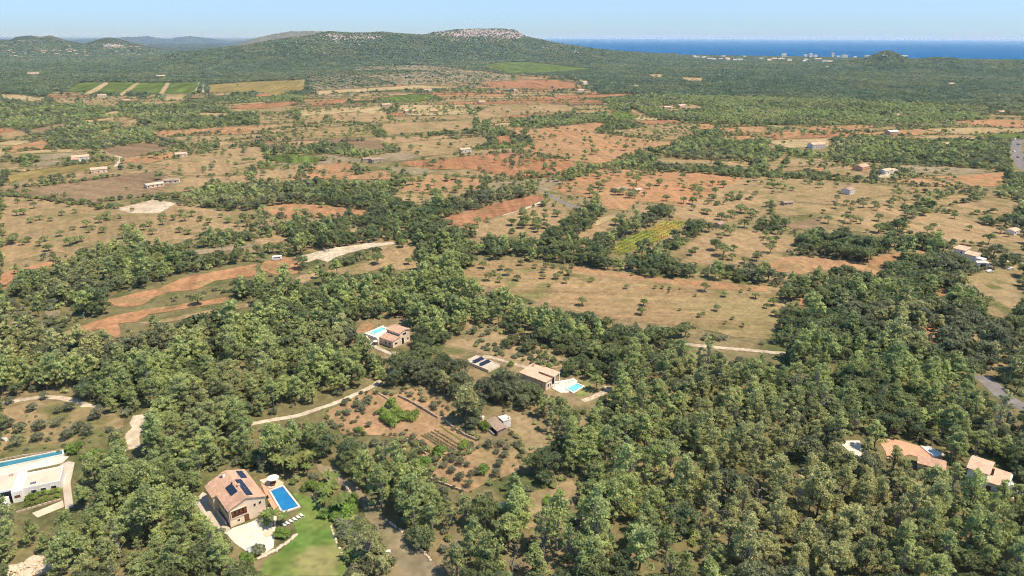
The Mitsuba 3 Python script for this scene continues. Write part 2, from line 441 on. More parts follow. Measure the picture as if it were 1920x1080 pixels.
# ------------------------------------------------------------------ fields, clearings, roads
# each: tile of the tracing (its offset in the photo, drawn 3 times enlarged), soil, trees per hectare, outline, extra
TILE = {'A': (0, 0), 'B': (480, 0), 'C': (960, 0), 'D': (1440, 0), 'E': (0, 360), 'F': (480, 360), 'G': (960, 360), 'I': (1440, 360), 'J': (0, 720), 'K': (480, 720), 'L': (960, 720), 'M': (1440, 720)}
FIELDS = [
    ('A', 'vine', 0, [(440, 468), (590, 462), (490, 520), (370, 512)], 'green vineyard block'),
    ('A', 'vine', 0, [(620, 465), (765, 465), (690, 525), (545, 520)], 'green vineyard block'),
    ('A', 'vine', 0, [(790, 468), (935, 465), (890, 530), (725, 520)], 'green vineyard block'),
    ('A', 'vine', 0, [(960, 468), (1115, 462), (1095, 525), (925, 530)], 'green vineyard block'),
    ('A', 'straw', 0, [(592, 463), (618, 465), (540, 522), (480, 540), (470, 530)], 'pale track'),
    ('A', 'straw', 0, [(767, 466), (788, 467), (722, 522), (680, 545), (660, 538)], 'pale track'),
    ('A', 'straw', 0, [(937, 466), (958, 468), (922, 528), (890, 532)], 'pale track'),
    ('A', 'pale', 0, [(1117, 463), (1130, 463), (1105, 525), (1095, 526)], 'pale track'),
    ('A', 'pale', 0, [(1145, 463), (1158, 465), (1150, 525), (1130, 525)], 'pale track'),
    ('A', 'straw', 2, [(930, 540), (1080, 535), (1000, 570), (920, 565)], 'straw field'),
    ('A', 'ochre', 1, [(1165, 478), (1440, 460), (1720, 450), (1722, 505), (1580, 532), (1440, 520), (1170, 520)], 'wide ochre field'),
    ('A', 'straw', 8, [(0, 530), (120, 535), (260, 550), (240, 570), (140, 572), (0, 555)], 'dry field'),
    ('A', 'tan', 8, [(280, 560), (420, 545), (430, 580), (330, 585)], 'dry field'),
    ('A', 'dry', 15, [(450, 560), (560, 540), (720, 540), (640, 600), (480, 590)], 'grassy field'),
    ('A', 'straw', 3, [(585, 640), (660, 625), (680, 635), (600, 648)], 'dry patch'),
    ('A', 'straw', 4, [(470, 680), (640, 662), (640, 675), (480, 690)], 'dry strip'),
    ('A', 'brown', 2, [(150, 735), (380, 690), (380, 708), (200, 750)], 'brown field'),
    ('A', 'tan', 6, [(665, 690), (770, 670), (795, 705), (690, 730)], 'house plot'),
    ('A', 'straw', 3, [(550, 740), (640, 722), (640, 735), (550, 750)], 'dry strip'),
    ('A', 'tan', 3, [(0, 750), (130, 735), (165, 760), (60, 790), (0, 800)], 'field'),
    ('A', 'orange', 4, [(50, 830), (240, 790), (290, 820), (260, 840), (110, 850), (60, 862)], 'field'),
    ('A', 'brown', 2, [(580, 840), (830, 800), (960, 845), (900, 865), (690, 885), (600, 860)], 'field'),
    ('A', 'grey', 3, [(220, 870), (440, 860), (360, 895), (215, 905)], 'field'),
    ('A', 'grey', 5, [(160, 920), (380, 900), (390, 922), (180, 945)], 'field'),
    ('A', 'ochre', 1, [(30, 1020), (60, 980), (600, 905), (640, 920), (560, 950), (300, 985), (60, 1030)], 'vineyard'),
    ('A', 'tan', 6, [(10, 1050), (240, 1015), (230, 1040), (30, 1065)], 'field'),
    ('A', 'orange', 12, [(690, 895), (980, 855), (1000, 880), (830, 920), (690, 915)], 'field'),
    ('A', 'tan', 12, [(800, 935), (1000, 890), (1200, 850), (1440, 825), (1480, 830), (1500, 930), (1440, 960), (1330, 985), (1040, 990), (970, 960), (900, 945)], 'wide field'),
    ('A', 'orange', 8, [(850, 760), (870, 740), (1080, 730), (1440, 708), (1660, 700), (1650, 718), (1440, 735), (1160, 750), (900, 775)], 'strip field'),
    ('A', 'tan', 8, [(1220, 800), (1440, 780), (1600, 765), (1590, 780), (1440, 800), (1230, 825)], 'strip field'),
    ('A', 'red', 1, [(1250, 610), (1320, 595), (1440, 585), (1680, 574), (1680, 590), (1440, 615), (1300, 612)], 'strip field'),
    ('A', 'straw', 3, [(1120, 635), (1300, 640), (1310, 655), (1130, 650)], 'strip'),
    ('A', 'pale', 0, [(560, 850), (575, 850), (690, 880), (690, 890), (660, 940), (640, 940), (675, 888)], 'pale track'),
    ('B', 'red', 1, [(0, 528), (135, 520), (130, 540), (0, 545)], 'strip field'),
    ('B', 'grey', 'R', [(285, 430), (480, 415), (600, 430), (790, 475), (760, 482), (590, 497), (330, 508), (300, 480)], 'orchard in rows'),
    ('B', 'grey', 40, [(610, 430), (1000, 402), (1110, 470), (900, 478), (800, 474)], 'grey orchard'),
    ('B', 'grey', 45, [(540, 375), (700, 372), (900, 365), (1030, 375), (1200, 395), (1440, 425), (1440, 450), (1230, 470), (1125, 470), (1010, 398), (700, 394), (560, 397)], 'grey orchard'),
    ('B', 'straw', 1, [(340, 530), (360, 512), (600, 500), (900, 480), (1130, 490), (1100, 500), (860, 500), (640, 515), (440, 530), (360, 540)], 'strip field'),
    ('B', 'vine', 1, [(720, 560), (780, 540), (970, 530), (1020, 555), (900, 575), (760, 575)], 'green field'),
    ('B', 'red', 3, [(1225, 465), (1440, 455), (1690, 450), (1830, 480), (1840, 500), (1590, 505), (1440, 495), (1330, 490)], 'field'),
    ('B', 'red', 4, [(290, 580), (480, 560), (520, 565), (480, 588), (320, 595)], 'field'),
    ('B', 'straw', 18, [(250, 620), (700, 595), (720, 640), (560, 630), (300, 650), (250, 655)], 'field'),
    ('B', 'tan', 15, [(250, 660), (380, 645), (385, 690), (260, 700)], 'field'),
    ('B', 'tan', 12, [(410, 640), (740, 630), (750, 690), (450, 690)], 'field'),
    ('B', 'straw', 22, [(800, 590), (1180, 590), (1200, 640), (1020, 650), (860, 650), (800, 610)], 'orchard plot'),
    ('B', 'tan', 1, [(695, 700), (900, 690), (1215, 680), (1240, 725), (1000, 740), (740, 760)], 'pinkish field'),
    ('B', 'tan', 2, [(1240, 640), (1300, 600), (1440, 588), (1740, 591), (1795, 610), (1780, 625), (1540, 640), (1400, 655), (1250, 680)], 'oval field'),
    ('B', 'meadow', 55, [(210, 740), (640, 700), (680, 770), (330, 780), (220, 770)], 'orchard'),
    ('B', 'tan', 4, [(130, 800), (350, 795), (370, 805), (190, 820)], 'strip'),
    ('B', 'tan', 14, [(-60, 725), (210, 695), (220, 715), (30, 735)], 'strip'),
    ('B', 'brown', 2, [(490, 800), (690, 790), (730, 830), (680, 845), (560, 840)], 'field'),
    ('B', 'tan', 5, [(790, 815), (960, 790), (1290, 770), (1320, 805), (1240, 830), (1100, 870), (940, 880), (820, 840)], 'pinkish field'),
    ('B', 'vine', 6, [(60, 880), (220, 865), (380, 890), (350, 915), (200, 920), (60, 900)], 'green vineyard'),
    ('B', 'red', 10, [(810, 910), (1060, 895), (1300, 870), (1440, 860), (1540, 865), (1770, 900), (1800, 960), (1600, 1000), (1440, 1000), (1200, 950), (1000, 955), (830, 930)], 'ploughed field'),
    ('B', 'orange', 8, [(270, 945), (500, 915), (560, 930), (540, 960), (420, 975)], 'field'),
    ('B', 'grey', 5, [(720, 945), (950, 940), (1010, 970), (860, 990)], 'field'),
    ('B', 'orange', 10, [(460, 1005), (700, 960), (780, 975), (760, 1010), (600, 1012)], 'field'),
    ('B', 'orange', 22, [(820, 1010), (1000, 980), (1160, 1000), (1280, 1010), (1260, 1060), (1100, 1085), (820, 1085)], 'field'),
    ('B', 'tan', 12, [(-20, 905), (70, 915), (60, 945), (-20, 950)], 'field'),
    ('B', 'tan', 12, [(-20, 955), (250, 950), (240, 1000), (-10, 1010)], 'field'),
    ('B', 'red', 6, [(1340, 770), (1440, 762), (1440, 800), (1360, 805)], 'field'),
    ('B', 'straw', 5, [(1310, 700), (1440, 690), (1440, 712), (1320, 712)], 'strip'),
    ('C', 'vine', 1, [(-170, 362), (0, 348), (100, 350), (330, 375), (460, 390), (300, 405), (0, 415), (-100, 395)], 'pale green hillside field'),
    ('C', 'straw', 4, [(760, 420), (850, 418), (850, 438), (790, 435)], 'clearing'),
    ('C', 'straw', 4, [(940, 435), (1075, 440), (1070, 460), (980, 455)], 'clearing'),
    ('C', 'red', 3, [(200, 540), (480, 535), (740, 525), (640, 540), (300, 560)], 'strip'),
    ('C', 'vine', 8, [(540, 650), (620, 620), (700, 655), (640, 685)], 'green field'),
    ('C', 'tan', 1, [(660, 620), (690, 615), (745, 645), (715, 655)], 'field'),
    ('C', 'tan', 20, [(800, 600), (1010, 585), (1080, 605), (880, 628)], 'house clearing'),
    ('C', 'orange', 14, [(90, 730), (500, 690), (540, 705), (440, 745), (800, 790), (900, 800), (910, 825), (700, 850), (600, 900), (480, 920), (250, 900), (100, 880), (30, 840), (150, 800), (80, 760)], 'broad red field'),
    ('C', 'tan', 55, [(560, 735), (1000, 695), (1030, 760), (900, 790), (700, 760)], 'orchard'),
    ('C', 'orange', 25, [(1150, 720), (1400, 710), (1460, 722), (1400, 745), (1200, 750)], 'orchard'),
    ('C', 'orange', 26, [(340, 1010), (500, 950), (700, 955), (850, 970), (1030, 975), (1200, 990), (1300, 1000), (1150, 1100), (950, 1160), (700, 1130), (300, 1100), (230, 1060)], 'broad field'),
    ('C', 'orange', 45, [(0, 880), (100, 865), (330, 905), (380, 960), (300, 990), (160, 1000), (60, 1000), (0, 980)], 'red orchard'),
    ('C', 'tan', 45, [(800, 880), (1000, 900), (1350, 910), (1340, 940), (1080, 920), (830, 920)], 'orchard strip'),
    ('C', 'orange', 10, [(1180, 770), (1380, 765), (1370, 785), (1180, 790)], 'strip'),
    ('D', 'orange', 6, [(1035, 685), (1240, 672), (1450, 680), (1450, 720), (1300, 720), (1100, 700)], 'field'),
    ('D', 'tan', 20, [(500, 735), (720, 705), (730, 730), (560, 745)], 'clearing'),
    ('D', 'orange', 25, [(80, 740), (180, 725), (190, 760), (90, 780)], 'clearing'),
    ('D', 'orange', 6, [(190, 965), (310, 935), (315, 970)], 'field'),
    ('D', 'tan', 8, [(0, 930), (100, 870), (100, 900), (40, 960), (0, 960)], 'field'),
    ('D', 'tan', 12, [(-140, 1000), (0, 998), (400, 1020), (600, 1035), (800, 1045), (1080, 1062), (800, 1090), (560, 1110), (460, 1160), (200, 1140), (-160, 1120), (-300, 1160), (-380, 1120), (-250, 1060)], 'broad field'),
    ('D', 'orange', 30, [(800, 1000), (900, 990), (1100, 995), (1350, 965), (1340, 1050), (1150, 1050), (1000, 1005)], 'orchard'),
    ('D', 'pale', 0, [(610, 1000), (640, 950), (700, 945), (760, 965), (690, 1000)], 'house yard'),
    ('D', 'tan', 25, [(1230, 640), (1310, 650), (1440, 650), (1440, 662), (1240, 658)], 'strip'),
    ('E', 'tan', 3, [(0, 20), (250, 45), (400, 70), (620, 100), (860, 40), (1030, 75), (1240, 110), (1440, 110), (1440, 150), (1380, 190), (1100, 250), (960, 305), (900, 285), (700, 255), (690, 300), (560, 300), (450, 320), (430, 360), (300, 335), (130, 380), (0, 405)], 'broad field'),
    ('E', 'brown', 4, [(0, -20), (250, -30), (860, -110), (1000, -60), (860, 20), (560, 58), (400, 68), (250, 43), (0, 18)], 'ploughed field'),
    ('E', 'pale', 3, [(640, 96), (780, 68), (860, 42), (1000, 62), (900, 118), (740, 120)], 'pale bare patch'),
    ('E', 'orange', 8, [(0, 462), (230, 402), (430, 372), (430, 392), (100, 452), (20, 545), (0, 550)], 'strip'),
    ('E', 'orange', 7, [(580, 610), (900, 540), (1030, 482), (1440, 405), (1440, 470), (1200, 505), (1100, 550), (930, 565), (800, 635), (700, 650), (600, 625)], 'terrace'),
    ('E', 'orange', 7, [(350, 790), (620, 700), (830, 660), (1040, 630), (1290, 588), (1310, 600), (1280, 620), (840, 690), (760, 735), (660, 740), (680, 790), (660, 830), (560, 770), (430, 810), (370, 840)], 'terrace'),
    ('E', 'tan', 4, [(1280, 645), (1420, 622), (1430, 640), (1060, 715), (830, 745), (780, 738), (1000, 700)], 'terrace'),
    ('E', 'grey', 0, [(1000, 345), (1440, 282), (1440, 305), (1100, 358)], 'track'),
    ('E', 'grey', 2, [(250, 670), (340, 665), (340, 700), (260, 710)], 'bare patch'),
    ('F', 'orange', 14, [(20, 90), (180, 65), (400, 75), (640, 110), (620, 135), (520, 120), (440, 150), (300, 140), (130, 150), (40, 120)], 'clearing'),
    ('F', 'red', 0, [(1000, 160), (1440, 42), (1600, 15), (1620, 40), (1440, 115), (1180, 190), (1060, 180)], 'long field'),
    ('F', 'tan', 30, [(1200, 190), (1440, 125), (1640, 75), (1790, 105), (1730, 170), (1640, 230), (1500, 255), (1440, 260), (1330, 250), (1210, 260)], 'orchard'),
    ('F', 'tan', 18, [(750, 20), (1000, 0), (1240, -20), (1240, 0), (1000, 60), (850, 60)], 'field'),
    ('F', 'pale', 3, [(250, 360), (400, 322), (640, 288), (780, 282), (790, 292), (640, 315), (460, 362), (400, 398), (350, 378), (270, 400)], 'pale bank'),
    ('F', 'orange', 3, [(20, 440), (40, 395), (140, 372), (250, 362), (255, 420), (235, 460), (140, 470)], 'clearing'),
    ('F', 'tan', 10, [(700, 315), (790, 292), (910, 310), (930, 360), (900, 430), (800, 440), (720, 425), (570, 470), (400, 465), (260, 515), (215, 490), (260, 470), (420, 440), (600, 400), (720, 365)], 'clearing'),
    ('F', 'orange', 3, [(30, 545), (110, 525), (130, 545), (40, 565)], 'patch'),
    ('F', 'straw', 0, [(490, 225), (620, 195), (620, 210), (500, 240)], 'patch'),
    ('F', 'tan', 3, [(0, 268), (130, 250), (225, 260), (160, 280), (0, 300)], 'track'),
    ('F', 'orange', 4, [(560, 790), (600, 740), (680, 755), (620, 800)], 'patch'),
    ('F', 'tan', 3, [(1155, 985), (1300, 1010), (1270, 1075), (1170, 1045)], 'bare plot'),
    ('G', 'meadow', 0, [(-320, 480), (-200, 400), (-110, 385), (0, 378), (150, 400), (300, 420), (480, 435), (650, 462), (900, 487), (1100, 502), (1440, 532), (1540, 545), (1520, 640), (1500, 770), (1440, 830), (1240, 815), (1000, 752), (850, 748), (620, 725), (500, 700), (360, 670), (200, 640), (0, 575), (-120, 540), (-230, 500)], 'large central meadow'),
    ('G', 'orange', 3, [(300, 418), (480, 435), (650, 462), (900, 487), (1100, 502), (1440, 532), (1440, 560), (1100, 545), (900, 520), (650, 490), (480, 465), (330, 440)], 'reddish headland'),
    ('G', 'tan', 6, [(330, 260), (560, 160), (760, 70), (770, 105), (700, 140), (500, 228), (350, 270)], 'strip field'),
    ('G', 'straw', 0, [(440, 172), (570, 125), (580, 145), (470, 190)], 'yellow patch'),
    ('G', 'ochre', 'V', [(640, 270), (850, 170), (980, 168), (940, 210), (800, 298), (700, 330), (590, 360), (560, 320)], 'vineyard'),
    ('G', 'tan', 15, [(870, 350), (1080, 240), (1200, 205), (1440, 235), (1560, 250), (1620, 260), (1480, 400), (1240, 410), (1000, 400)], 'field'),
    ('G', 'tan', 20, [(890, 160), (950, 60), (1000, 30), (1400, 0), (1460, 40), (1440, 120), (1300, 160), (1160, 182), (1060, 150)], 'field'),
    ('G', 'tan', 35, [(0, 240), (20, 180), (180, 130), (290, 110), (340, 130), (280, 180), (200, 230), (60, 250)], 'orchard'),
    ('G', 'orange', 12, [(500, -5), (800, -20), (700, 60), (640, 105), (540, 100), (480, 40)], 'field'),
    ('I', 'tan', 42, [(290, 160), (520, 60), (780, 0), (820, 60), (740, 130), (590, 260), (520, 225), (300, 200)], 'orchard'),
    ('I', 'brown', 3, [(280, 135), (560, 165), (520, 215), (300, 195), (170, 215), (60, 200)], 'field'),
    ('I', 'tan', 40, [(850, 130), (970, 110), (1200, 180), (1440, 255), (1440, 330), (1050, 290), (740, 240), (760, 190)], 'sparse orchard'),
    ('I', 'meadow', 4, [(930, 60), (1060, 5), (1160, 20), (1150, 50), (1000, 80)], 'oval green meadow'),
    ('I', 'tan', 2, [(1130, 0), (1200, 5), (1420, 65), (1380, 110), (1180, 130), (1000, 115), (960, 100), (1000, 85), (1150, 55), (1175, 20)], 'path and bare field'),
    ('I', 'orange', 4, [(0, 375), (200, 362), (560, 402), (590, 470), (440, 430), (280, 440), (180, 465), (0, 440)], 'field'),
    ('I', 'orange', 8, [(560, 385), (700, 345), (900, 340), (920, 365), (760, 360), (650, 455), (590, 480)], 'field'),
    ('I', 'dry', 10, [(1040, 505), (1230, 445), (1440, 405), (1440, 600), (1370, 720), (1215, 685), (1220, 600), (1140, 540)], 'grey brown field'),
    ('I', 'orange', 0, [(920, 570), (1000, 540), (1070, 560), (1040, 580), (940, 598)], 'patch'),
    ('I', 'orange', 0, [(850, 722), (930, 742), (960, 800), (1015, 868), (980, 875), (890, 830)], 'patch'),
    ('I', 'tan', 2, [(1115, 785), (1230, 805), (1200, 860), (1140, 840)], 'patch'),
    ('I', 'orange', 1, [(180, 600), (230, 570), (215, 635), (170, 640)], 'patch'),
    ('I', 'tan', 0, [(1270, 955), (1330, 955), (1320, 1000), (1270, 995)], 'patch'),
    # near clearings
    ('K', 'garden', 0, [(390, 160), (480, 118), (600, 58), (660, 40), (760, 70), (860, 25), (1000, 60), (1100, 150), (1060, 220), (1190, 290), (1280, 335), (1160, 392), (1040, 422), (1000, 440), (930, 395), (850, 310), (700, 290), (520, 292), (480, 260), (400, 200)], 'vegetable garden'),
    ('K', 'garden', 0, [(1000, 470), (980, 510), (1060, 560), (1200, 605), (1240, 590), (1400, 528), (1470, 500), (1485, 380), (1440, 340), (1280, 355), (1150, 405), (1040, 450)], 'olive garden'),
    ('L', 'dry', 0, [(20, 120), (120, 220), (235, 330), (225, 360), (80, 390), (30, 330), (-20, 250), (-60, 180)], 'dry plot'),
    ('L', 'dry', 0, [(100, 622), (250, 572), (300, 520), (395, 600), (360, 680), (200, 735), (100, 820), (60, 740)], 'dry clearing'),
    ('L', 'dry', 0, [(640, 840), (760, 810), (880, 830), (870, 900), (700, 910)], 'dry glade'),
    ('L', 'dry', 0, [(620, 420), (720, 390), (860, 420), (960, 470), (940, 560), (1100, 600), (1140, 660), (900, 640), (800, 560), (680, 490)], 'dry glade'),
    ('J', 'dry', 0, [(0, 145), (100, 112), (300, 95), (405, 112), (560, 150), (700, 200), (700, 235), (600, 300), (600, 388), (470, 400), (370, 372), (200, 410), (0, 435)], 'olive terrace'),
    ('K', 'grass', 0, [(195, 610), (330, 645), (400, 740), (480, 910), (525, 1080), (30, 1080), (40, 1010), (120, 950), (235, 850), (200, 760), (260, 700)], 'lawn'),
    ('F', 'dry', 0, [(1044, 900), (1110, 810), (1200, 840), (1350, 795), (1440, 840), (1520, 780), (1590, 870), (1710, 930), (1740, 990), (1560, 990), (1440, 960), (1320, 915), (1200, 900), (1140, 936), (1050, 924)], 'shrubby slope'),
]
ADJ = {'tan': 'tan', 'orange': 'orange', 'red': 'reddish brown', 'brown': 'dark brown', 'straw': 'straw coloured', 'meadow': 'tan and green', 'vine': '', 'ochre': 'ochre', 'grey': 'greyish tan', 'pale': 'chalky', 'dry': 'dry grassy', 'grass': 'sunny green', 'scrub': 'scrubby', 'plain': '', 'garden': 'pale tan'}


def tpx(tile, pts):
    o = TILE[tile]
    return np.array([(o[0] + x / 3, o[1] + y / 3) for x, y in pts])


field_px, field_info = [], []
for tile, kind, dens, pts, noun in FIELDS:
    px = tpx(tile, pts)
    g = ground_poly(px)
    c = g.representative_point()
    dist = math.hypot(c.x, c.y)
    pc = Polygon(px).buffer(0).representative_point()
    if noun == 'pale green hillside field':
        pass
    z = 0.02 + 0.0003 * dist + 0.004 * (len(field_px) % 7)
    name = 'lawn' if noun == 'lawn' else 'track' if 'track' in noun and 'path' not in noun else 'vineyard_field' if 'vineyard' in noun else 'field'
    adj = ADJ[kind] if not noun.split()[0] in ('green', 'wide', 'pale', 'grey', 'pinkish', 'reddish', 'yellow') else ''
    sheet(g, z, name, 'soil_' + kind, f'{adj} {noun}, {where(pc.x, pc.y)}'.strip(), 'lawn' if name == 'lawn' else 'track' if name == 'track' else 'field',
          rough=(1.3 if tile in 'JKL' else min(1.8, 0.3 + dist / 800)) if noun not in ('lawn',) else 0.35)
    if noun != 'dry glade':
        field_px.append(Polygon(px).buffer(11 if noun in ('vegetable garden', 'olive garden') else 5 if noun == 'terrace' else 4 if tile in 'JKL' else 0))
    else:
        continue
    field_info.append((kind, dens, g, dist, z, noun))


OPEN_PX = [(100, 172), (240, 182), (380, 172), (575, 148), (620, 126), (850, 122), (1000, 132), (1100, 150), (1130, 185), (1150, 205), (1300, 232), (1500, 236), (1700, 232), (1940, 222), (1940, 520), (1640, 470), (1500, 500), (1450, 540), (900, 500), (850, 470), (480, 480), (330, 450), (200, 470), (-20, 520), (-20, 240), (60, 200)]
OPEN = ground_poly(OPEN_PX)
sheet(OPEN, 0.01, 'plain', 'soil_plain', 'dry open plain of tan soil and weeds around the fields', 'plain', rough=3.0)


mr = np.random.default_rng(77)
DENSE_PX = [[(0, 187), (213, 197), (233, 213), (160, 230), (67, 240), (0, 240)], [(247, 200), (363, 197), (480, 217), (480, 233), (367, 240), (287, 247), (260, 227)], [(93, 247), (167, 233), (283, 247), (280, 263), (190, 280), (100, 280)],
            [(337, 192), (480, 178), (575, 170), (575, 187), (400, 197)], [(345, 378), (400, 345), (600, 338), (720, 342), (740, 378), (620, 392), (430, 392)], [(1300, 240), (1360, 253), (1440, 260), (1440, 312), (1410, 332), (1313, 325), (1140, 315), (1147, 295), (1173, 295), (1260, 299), (1237, 279), (1293, 269)],
            [(1103, 246), (1147, 250), (1237, 260), (1230, 267), (1140, 257), (1100, 251)], [(1440, 433), (1620, 440), (1627, 483), (1540, 488), (1490, 480), (1440, 470)], [(900, 450), (1000, 460), (1110, 480), (1200, 480), (1400, 495), (1520, 520), (1520, 545), (1440, 532), (1200, 512), (1100, 502), (1000, 482), (900, 480)],
            [(770, 425), (860, 420), (885, 470), (860, 520), (800, 510), (780, 480)], [(330, 452), (480, 442), (620, 422), (700, 402), (900, 362), (1000, 342), (1010, 362), (850, 412), (740, 442), (560, 472), (480, 482)], [(1170, 445), (1235, 392), (1272, 398), (1210, 445)], [(1060, 420), (1110, 405), (1180, 440), (1130, 470), (1080, 470), (1000, 440)],
            [(890, 215), (905, 215), (945, 270), (930, 272)], [(960, 222), (1090, 213), (1200, 233), (1180, 248), (1060, 240), (960, 236)], [(620, 360), (760, 385), (790, 400), (740, 412), (640, 392)], [(1140, 300), (1420, 330), (1560, 345), (1560, 352), (1400, 342), (1140, 312)], [(1440, 320), (1640, 335), (1650, 345), (1440, 335)],
            [(1560, 260), (1920, 262), (1920, 320), (1700, 310), (1560, 300)], [(1860, 330), (1930, 330), (1930, 380), (1870, 372)], [(1880, 385), (1930, 385), (1930, 440), (1890, 420)], [(930, 240), (1000, 262), (960, 272)], [(680, 250), (900, 238), (900, 248), (690, 260)], [(560, 265), (720, 285), (700, 300), (590, 285)]]
DENSE = shapely.union_all([ground_poly(p) for p in DENSE_PX])
taken = shapely.union_all([f[2].buffer(5) for f in field_info] + [DENSE.buffer(4)])
free = OPEN.difference(taken)
th_ = 0.22
c_, s_ = math.cos(th_), math.sin(th_)
for i in range(-16, 17):
    for j in range(4, 40):
        pts = []
        for a, b in ((0, 0), (1, 0), (1, 1), (0, 1)):
            jr = np.random.default_rng((i + a + 100) * 1000 + (j + b))
            u_, v_ = (i + a) * 165 + jr.uniform(-35, 35) + ((j * 53) % 80), (j + b) * 68 + jr.uniform(-14, 14)
            pts.append((u_ * c_ - v_ * s_, u_ * s_ + v_ * c_))
        q = Polygon(pts)
        if not q.is_valid or q.centroid.y < 520 or q.centroid.y > 2700:
            continue
        q = q.buffer(-4.5).intersection(free)
        q = max(getattr(q, 'geoms', [q]), key=lambda t: t.area) if not q.is_empty else q
        if q.is_empty or q.area < 1600 or q.buffer(-7).is_empty or mr.uniform() < 0.12:
            continue
        c0 = q.representative_point()
        px_, py_ = to_px(np.array([[c0.x, c0.y, 0.0]]))
        px_, py_ = float(px_[0]), float(py_[0])
        if not (-20 < px_ < 1940):
            continue
        dist = math.hypot(c0.x, c0.y)
        warm = meshkit.fbm(np.array([[c0.x / 500, c0.y / 500, 3.0]]), 2)[0]
        w_ = np.array([0.38, 0.15 + 0.5 * max(warm - 0.5, 0), 0.10 + 0.3 * max(warm - 0.5, 0), 0.07, 0.10, 0.10, 0.08, 0.03])
        kd = ('tan', 'orange', 'red', 'brown', 'straw', 'dry', 'grey', 'vine')[int(mr.choice(8, p=w_ / w_.sum()))]
        z = 0.02 + 0.0003 * dist + 0.004 * (len(field_px) % 7)
        sheet(q, z, 'field', 'soil_' + kd, f'small {ADJ[kd] or "green"} plot between hedges, {where(px_, py_, 1)}', 'field', rough=min(1.8, 0.3 + dist / 800))
        ex = np.array(q.exterior.coords)
        fx, fy = to_px(np.column_stack([ex, np.zeros(len(ex))]))
        field_px.append(Polygon(np.column_stack([fx, fy])).buffer(0))
        field_info.append((kd, float(mr.choice([3, 6, 14, 34])) if kd != 'vine' else 0, q, dist, z, 'small plot'))


def strip(pts, width, key, m, label, c='path', z=0.06, tile=None, rough=0.25):
    a = np.array(pts, float) if tile is None else tpx(tile, pts)
    line = LineString(at(a[:, 0], a[:, 1])[:, :2])
    poly = line.buffer(width / 2, cap_style='flat', join_style='round')
    sheet(poly, z, key, m, label, c, rough=rough)
    # what the photo shows of it, for keeping trees from standing in front
    pxp = np.array(poly.exterior.coords)
    x, y = to_px(np.column_stack([pxp, np.zeros(len(pxp))]))
    return Polygon(np.column_stack([x, y])).buffer(0)


keep_px = []      # outlines in the photo which no crown should cover
road = ground_poly([(590, 870), (625, 876), (655, 902), (690, 930), (702, 952), (722, 972), (747, 990), (775, 1020), (800, 1045), (830, 1065), (840, 1100), (760, 1100), (738, 1050), (712, 1012), (690, 975), (675, 945), (640, 910), (600, 885)])
sheet(road, 0.05, 'dirt_road', 'soil_grey', 'broad greyish dirt track running down past the pool garden', 'track', rough=0.4)
keep_px.append(Polygon([(590, 870), (625, 876), (655, 902), (690, 930), (702, 952), (722, 972), (747, 990), (775, 1020), (800, 1045), (830, 1065), (840, 1100), (760, 1100), (738, 1050), (712, 1012), (690, 975), (675, 945), (640, 910), (600, 885)]))
DRIVE = [(470, 795), (513, 787), (557, 780), (590, 769), (623, 758), (655, 745), (680, 733), (703, 722), (720, 706), (733, 692), (736, 670), (742, 660)]
strip(DRIVE, 2.5, 'gravel_path', 'soil_pale', 'pale gravel drive climbing past the vegetable garden to the stone house with the rooftop pool')
keep_px.append(Polygon([(480, 788), (557, 774), (623, 753), (703, 717), (704, 726), (626, 762), (560, 784), (480, 798)]))
keep_px.append(strip([(0, 758), (33, 751), (80, 744), (113, 746), (135, 750), (160, 760), (185, 766)], 3.0, 'gravel_path', 'soil_pale', 'curving pale path along the left edge above the olive terrace'))
keep_px.append(strip([(263, 778), (258, 790), (262, 800), (250, 812), (246, 825), (248, 842)], 5.0, 'gravel_path', 'soil_pale', 'short white gravel path among the pines at the left'))
keep_px.append(strip([(1092, 752), (1110, 746), (1128, 738), (1140, 730), (1136, 724)], 2.6, 'gravel_path', 'soil_pale', 'pale path bending round the light blue garden pool'))
keep_px.append(strip([(905, 668), (930, 672), (965, 682), (990, 690)], 2.5, 'gravel_path', 'soil_pale', 'pale path from the parking roof to the tan house'))
keep_px.append(strip([(1838, 704), (1858, 720), (1880, 742), (1905, 757), (1935, 768)], 7.0, 'road', 'asphalt', 'grey lane among trees at the right edge below the oaks', 'road'))
keep_px.append(Polygon([(1265, 639), (1360, 648), (1485, 658), (1485, 668), (1360, 658), (1265, 649)]))
strip([(1265, 644), (1310, 648), (1360, 653), (1410, 657), (1450, 661), (1485, 663)], 3.0, 'track', 'soil_pale', 'pale track along the lower edge of the large central meadow', 'track')
strip([(1468, 560), (1468, 590), (1466, 612)], 2.2, 'track', 'soil_straw', 'narrow track down the right edge of the large central meadow', 'track')
keep_px.append(strip([(1010, 352), (1025, 362), (1045, 374), (1070, 386), (1110, 394)], 4.0, 'road', 'asphalt', 'grey lane crossing the middle of the plain', 'road', rough=0))
strip([(940, 404), (975, 394), (1000, 386), (1015, 378)], 3.0, 'track', 'soil_pale', 'white track leading to the lane in the middle of the plain', 'track')
keep_px.append(strip([(1935, 245), (1912, 254), (1905, 266), (1904, 280), (1910, 298), (1922, 318)], 13.0, 'highway', 'asphalt', 'grey main road with cars bending in at the right edge', 'road', rough=0))
strip([(880, 195), (890, 213), (905, 230), (920, 250), (930, 265)], 5.0, 'track', 'soil_pale', 'pale lane running down between fields past the oval field', 'track', rough=0.4)
strip([(575, 150), (590, 175), (597, 182)], 6.0, 'track', 'soil_pale', 'pale track beside the orchard in rows', 'track', rough=0.4)
strip([(1880, 488), (1900, 491), (1935, 494)], 4.0, 'track', 'soil_pale', 'pale track from the right edge to the white house', 'track')


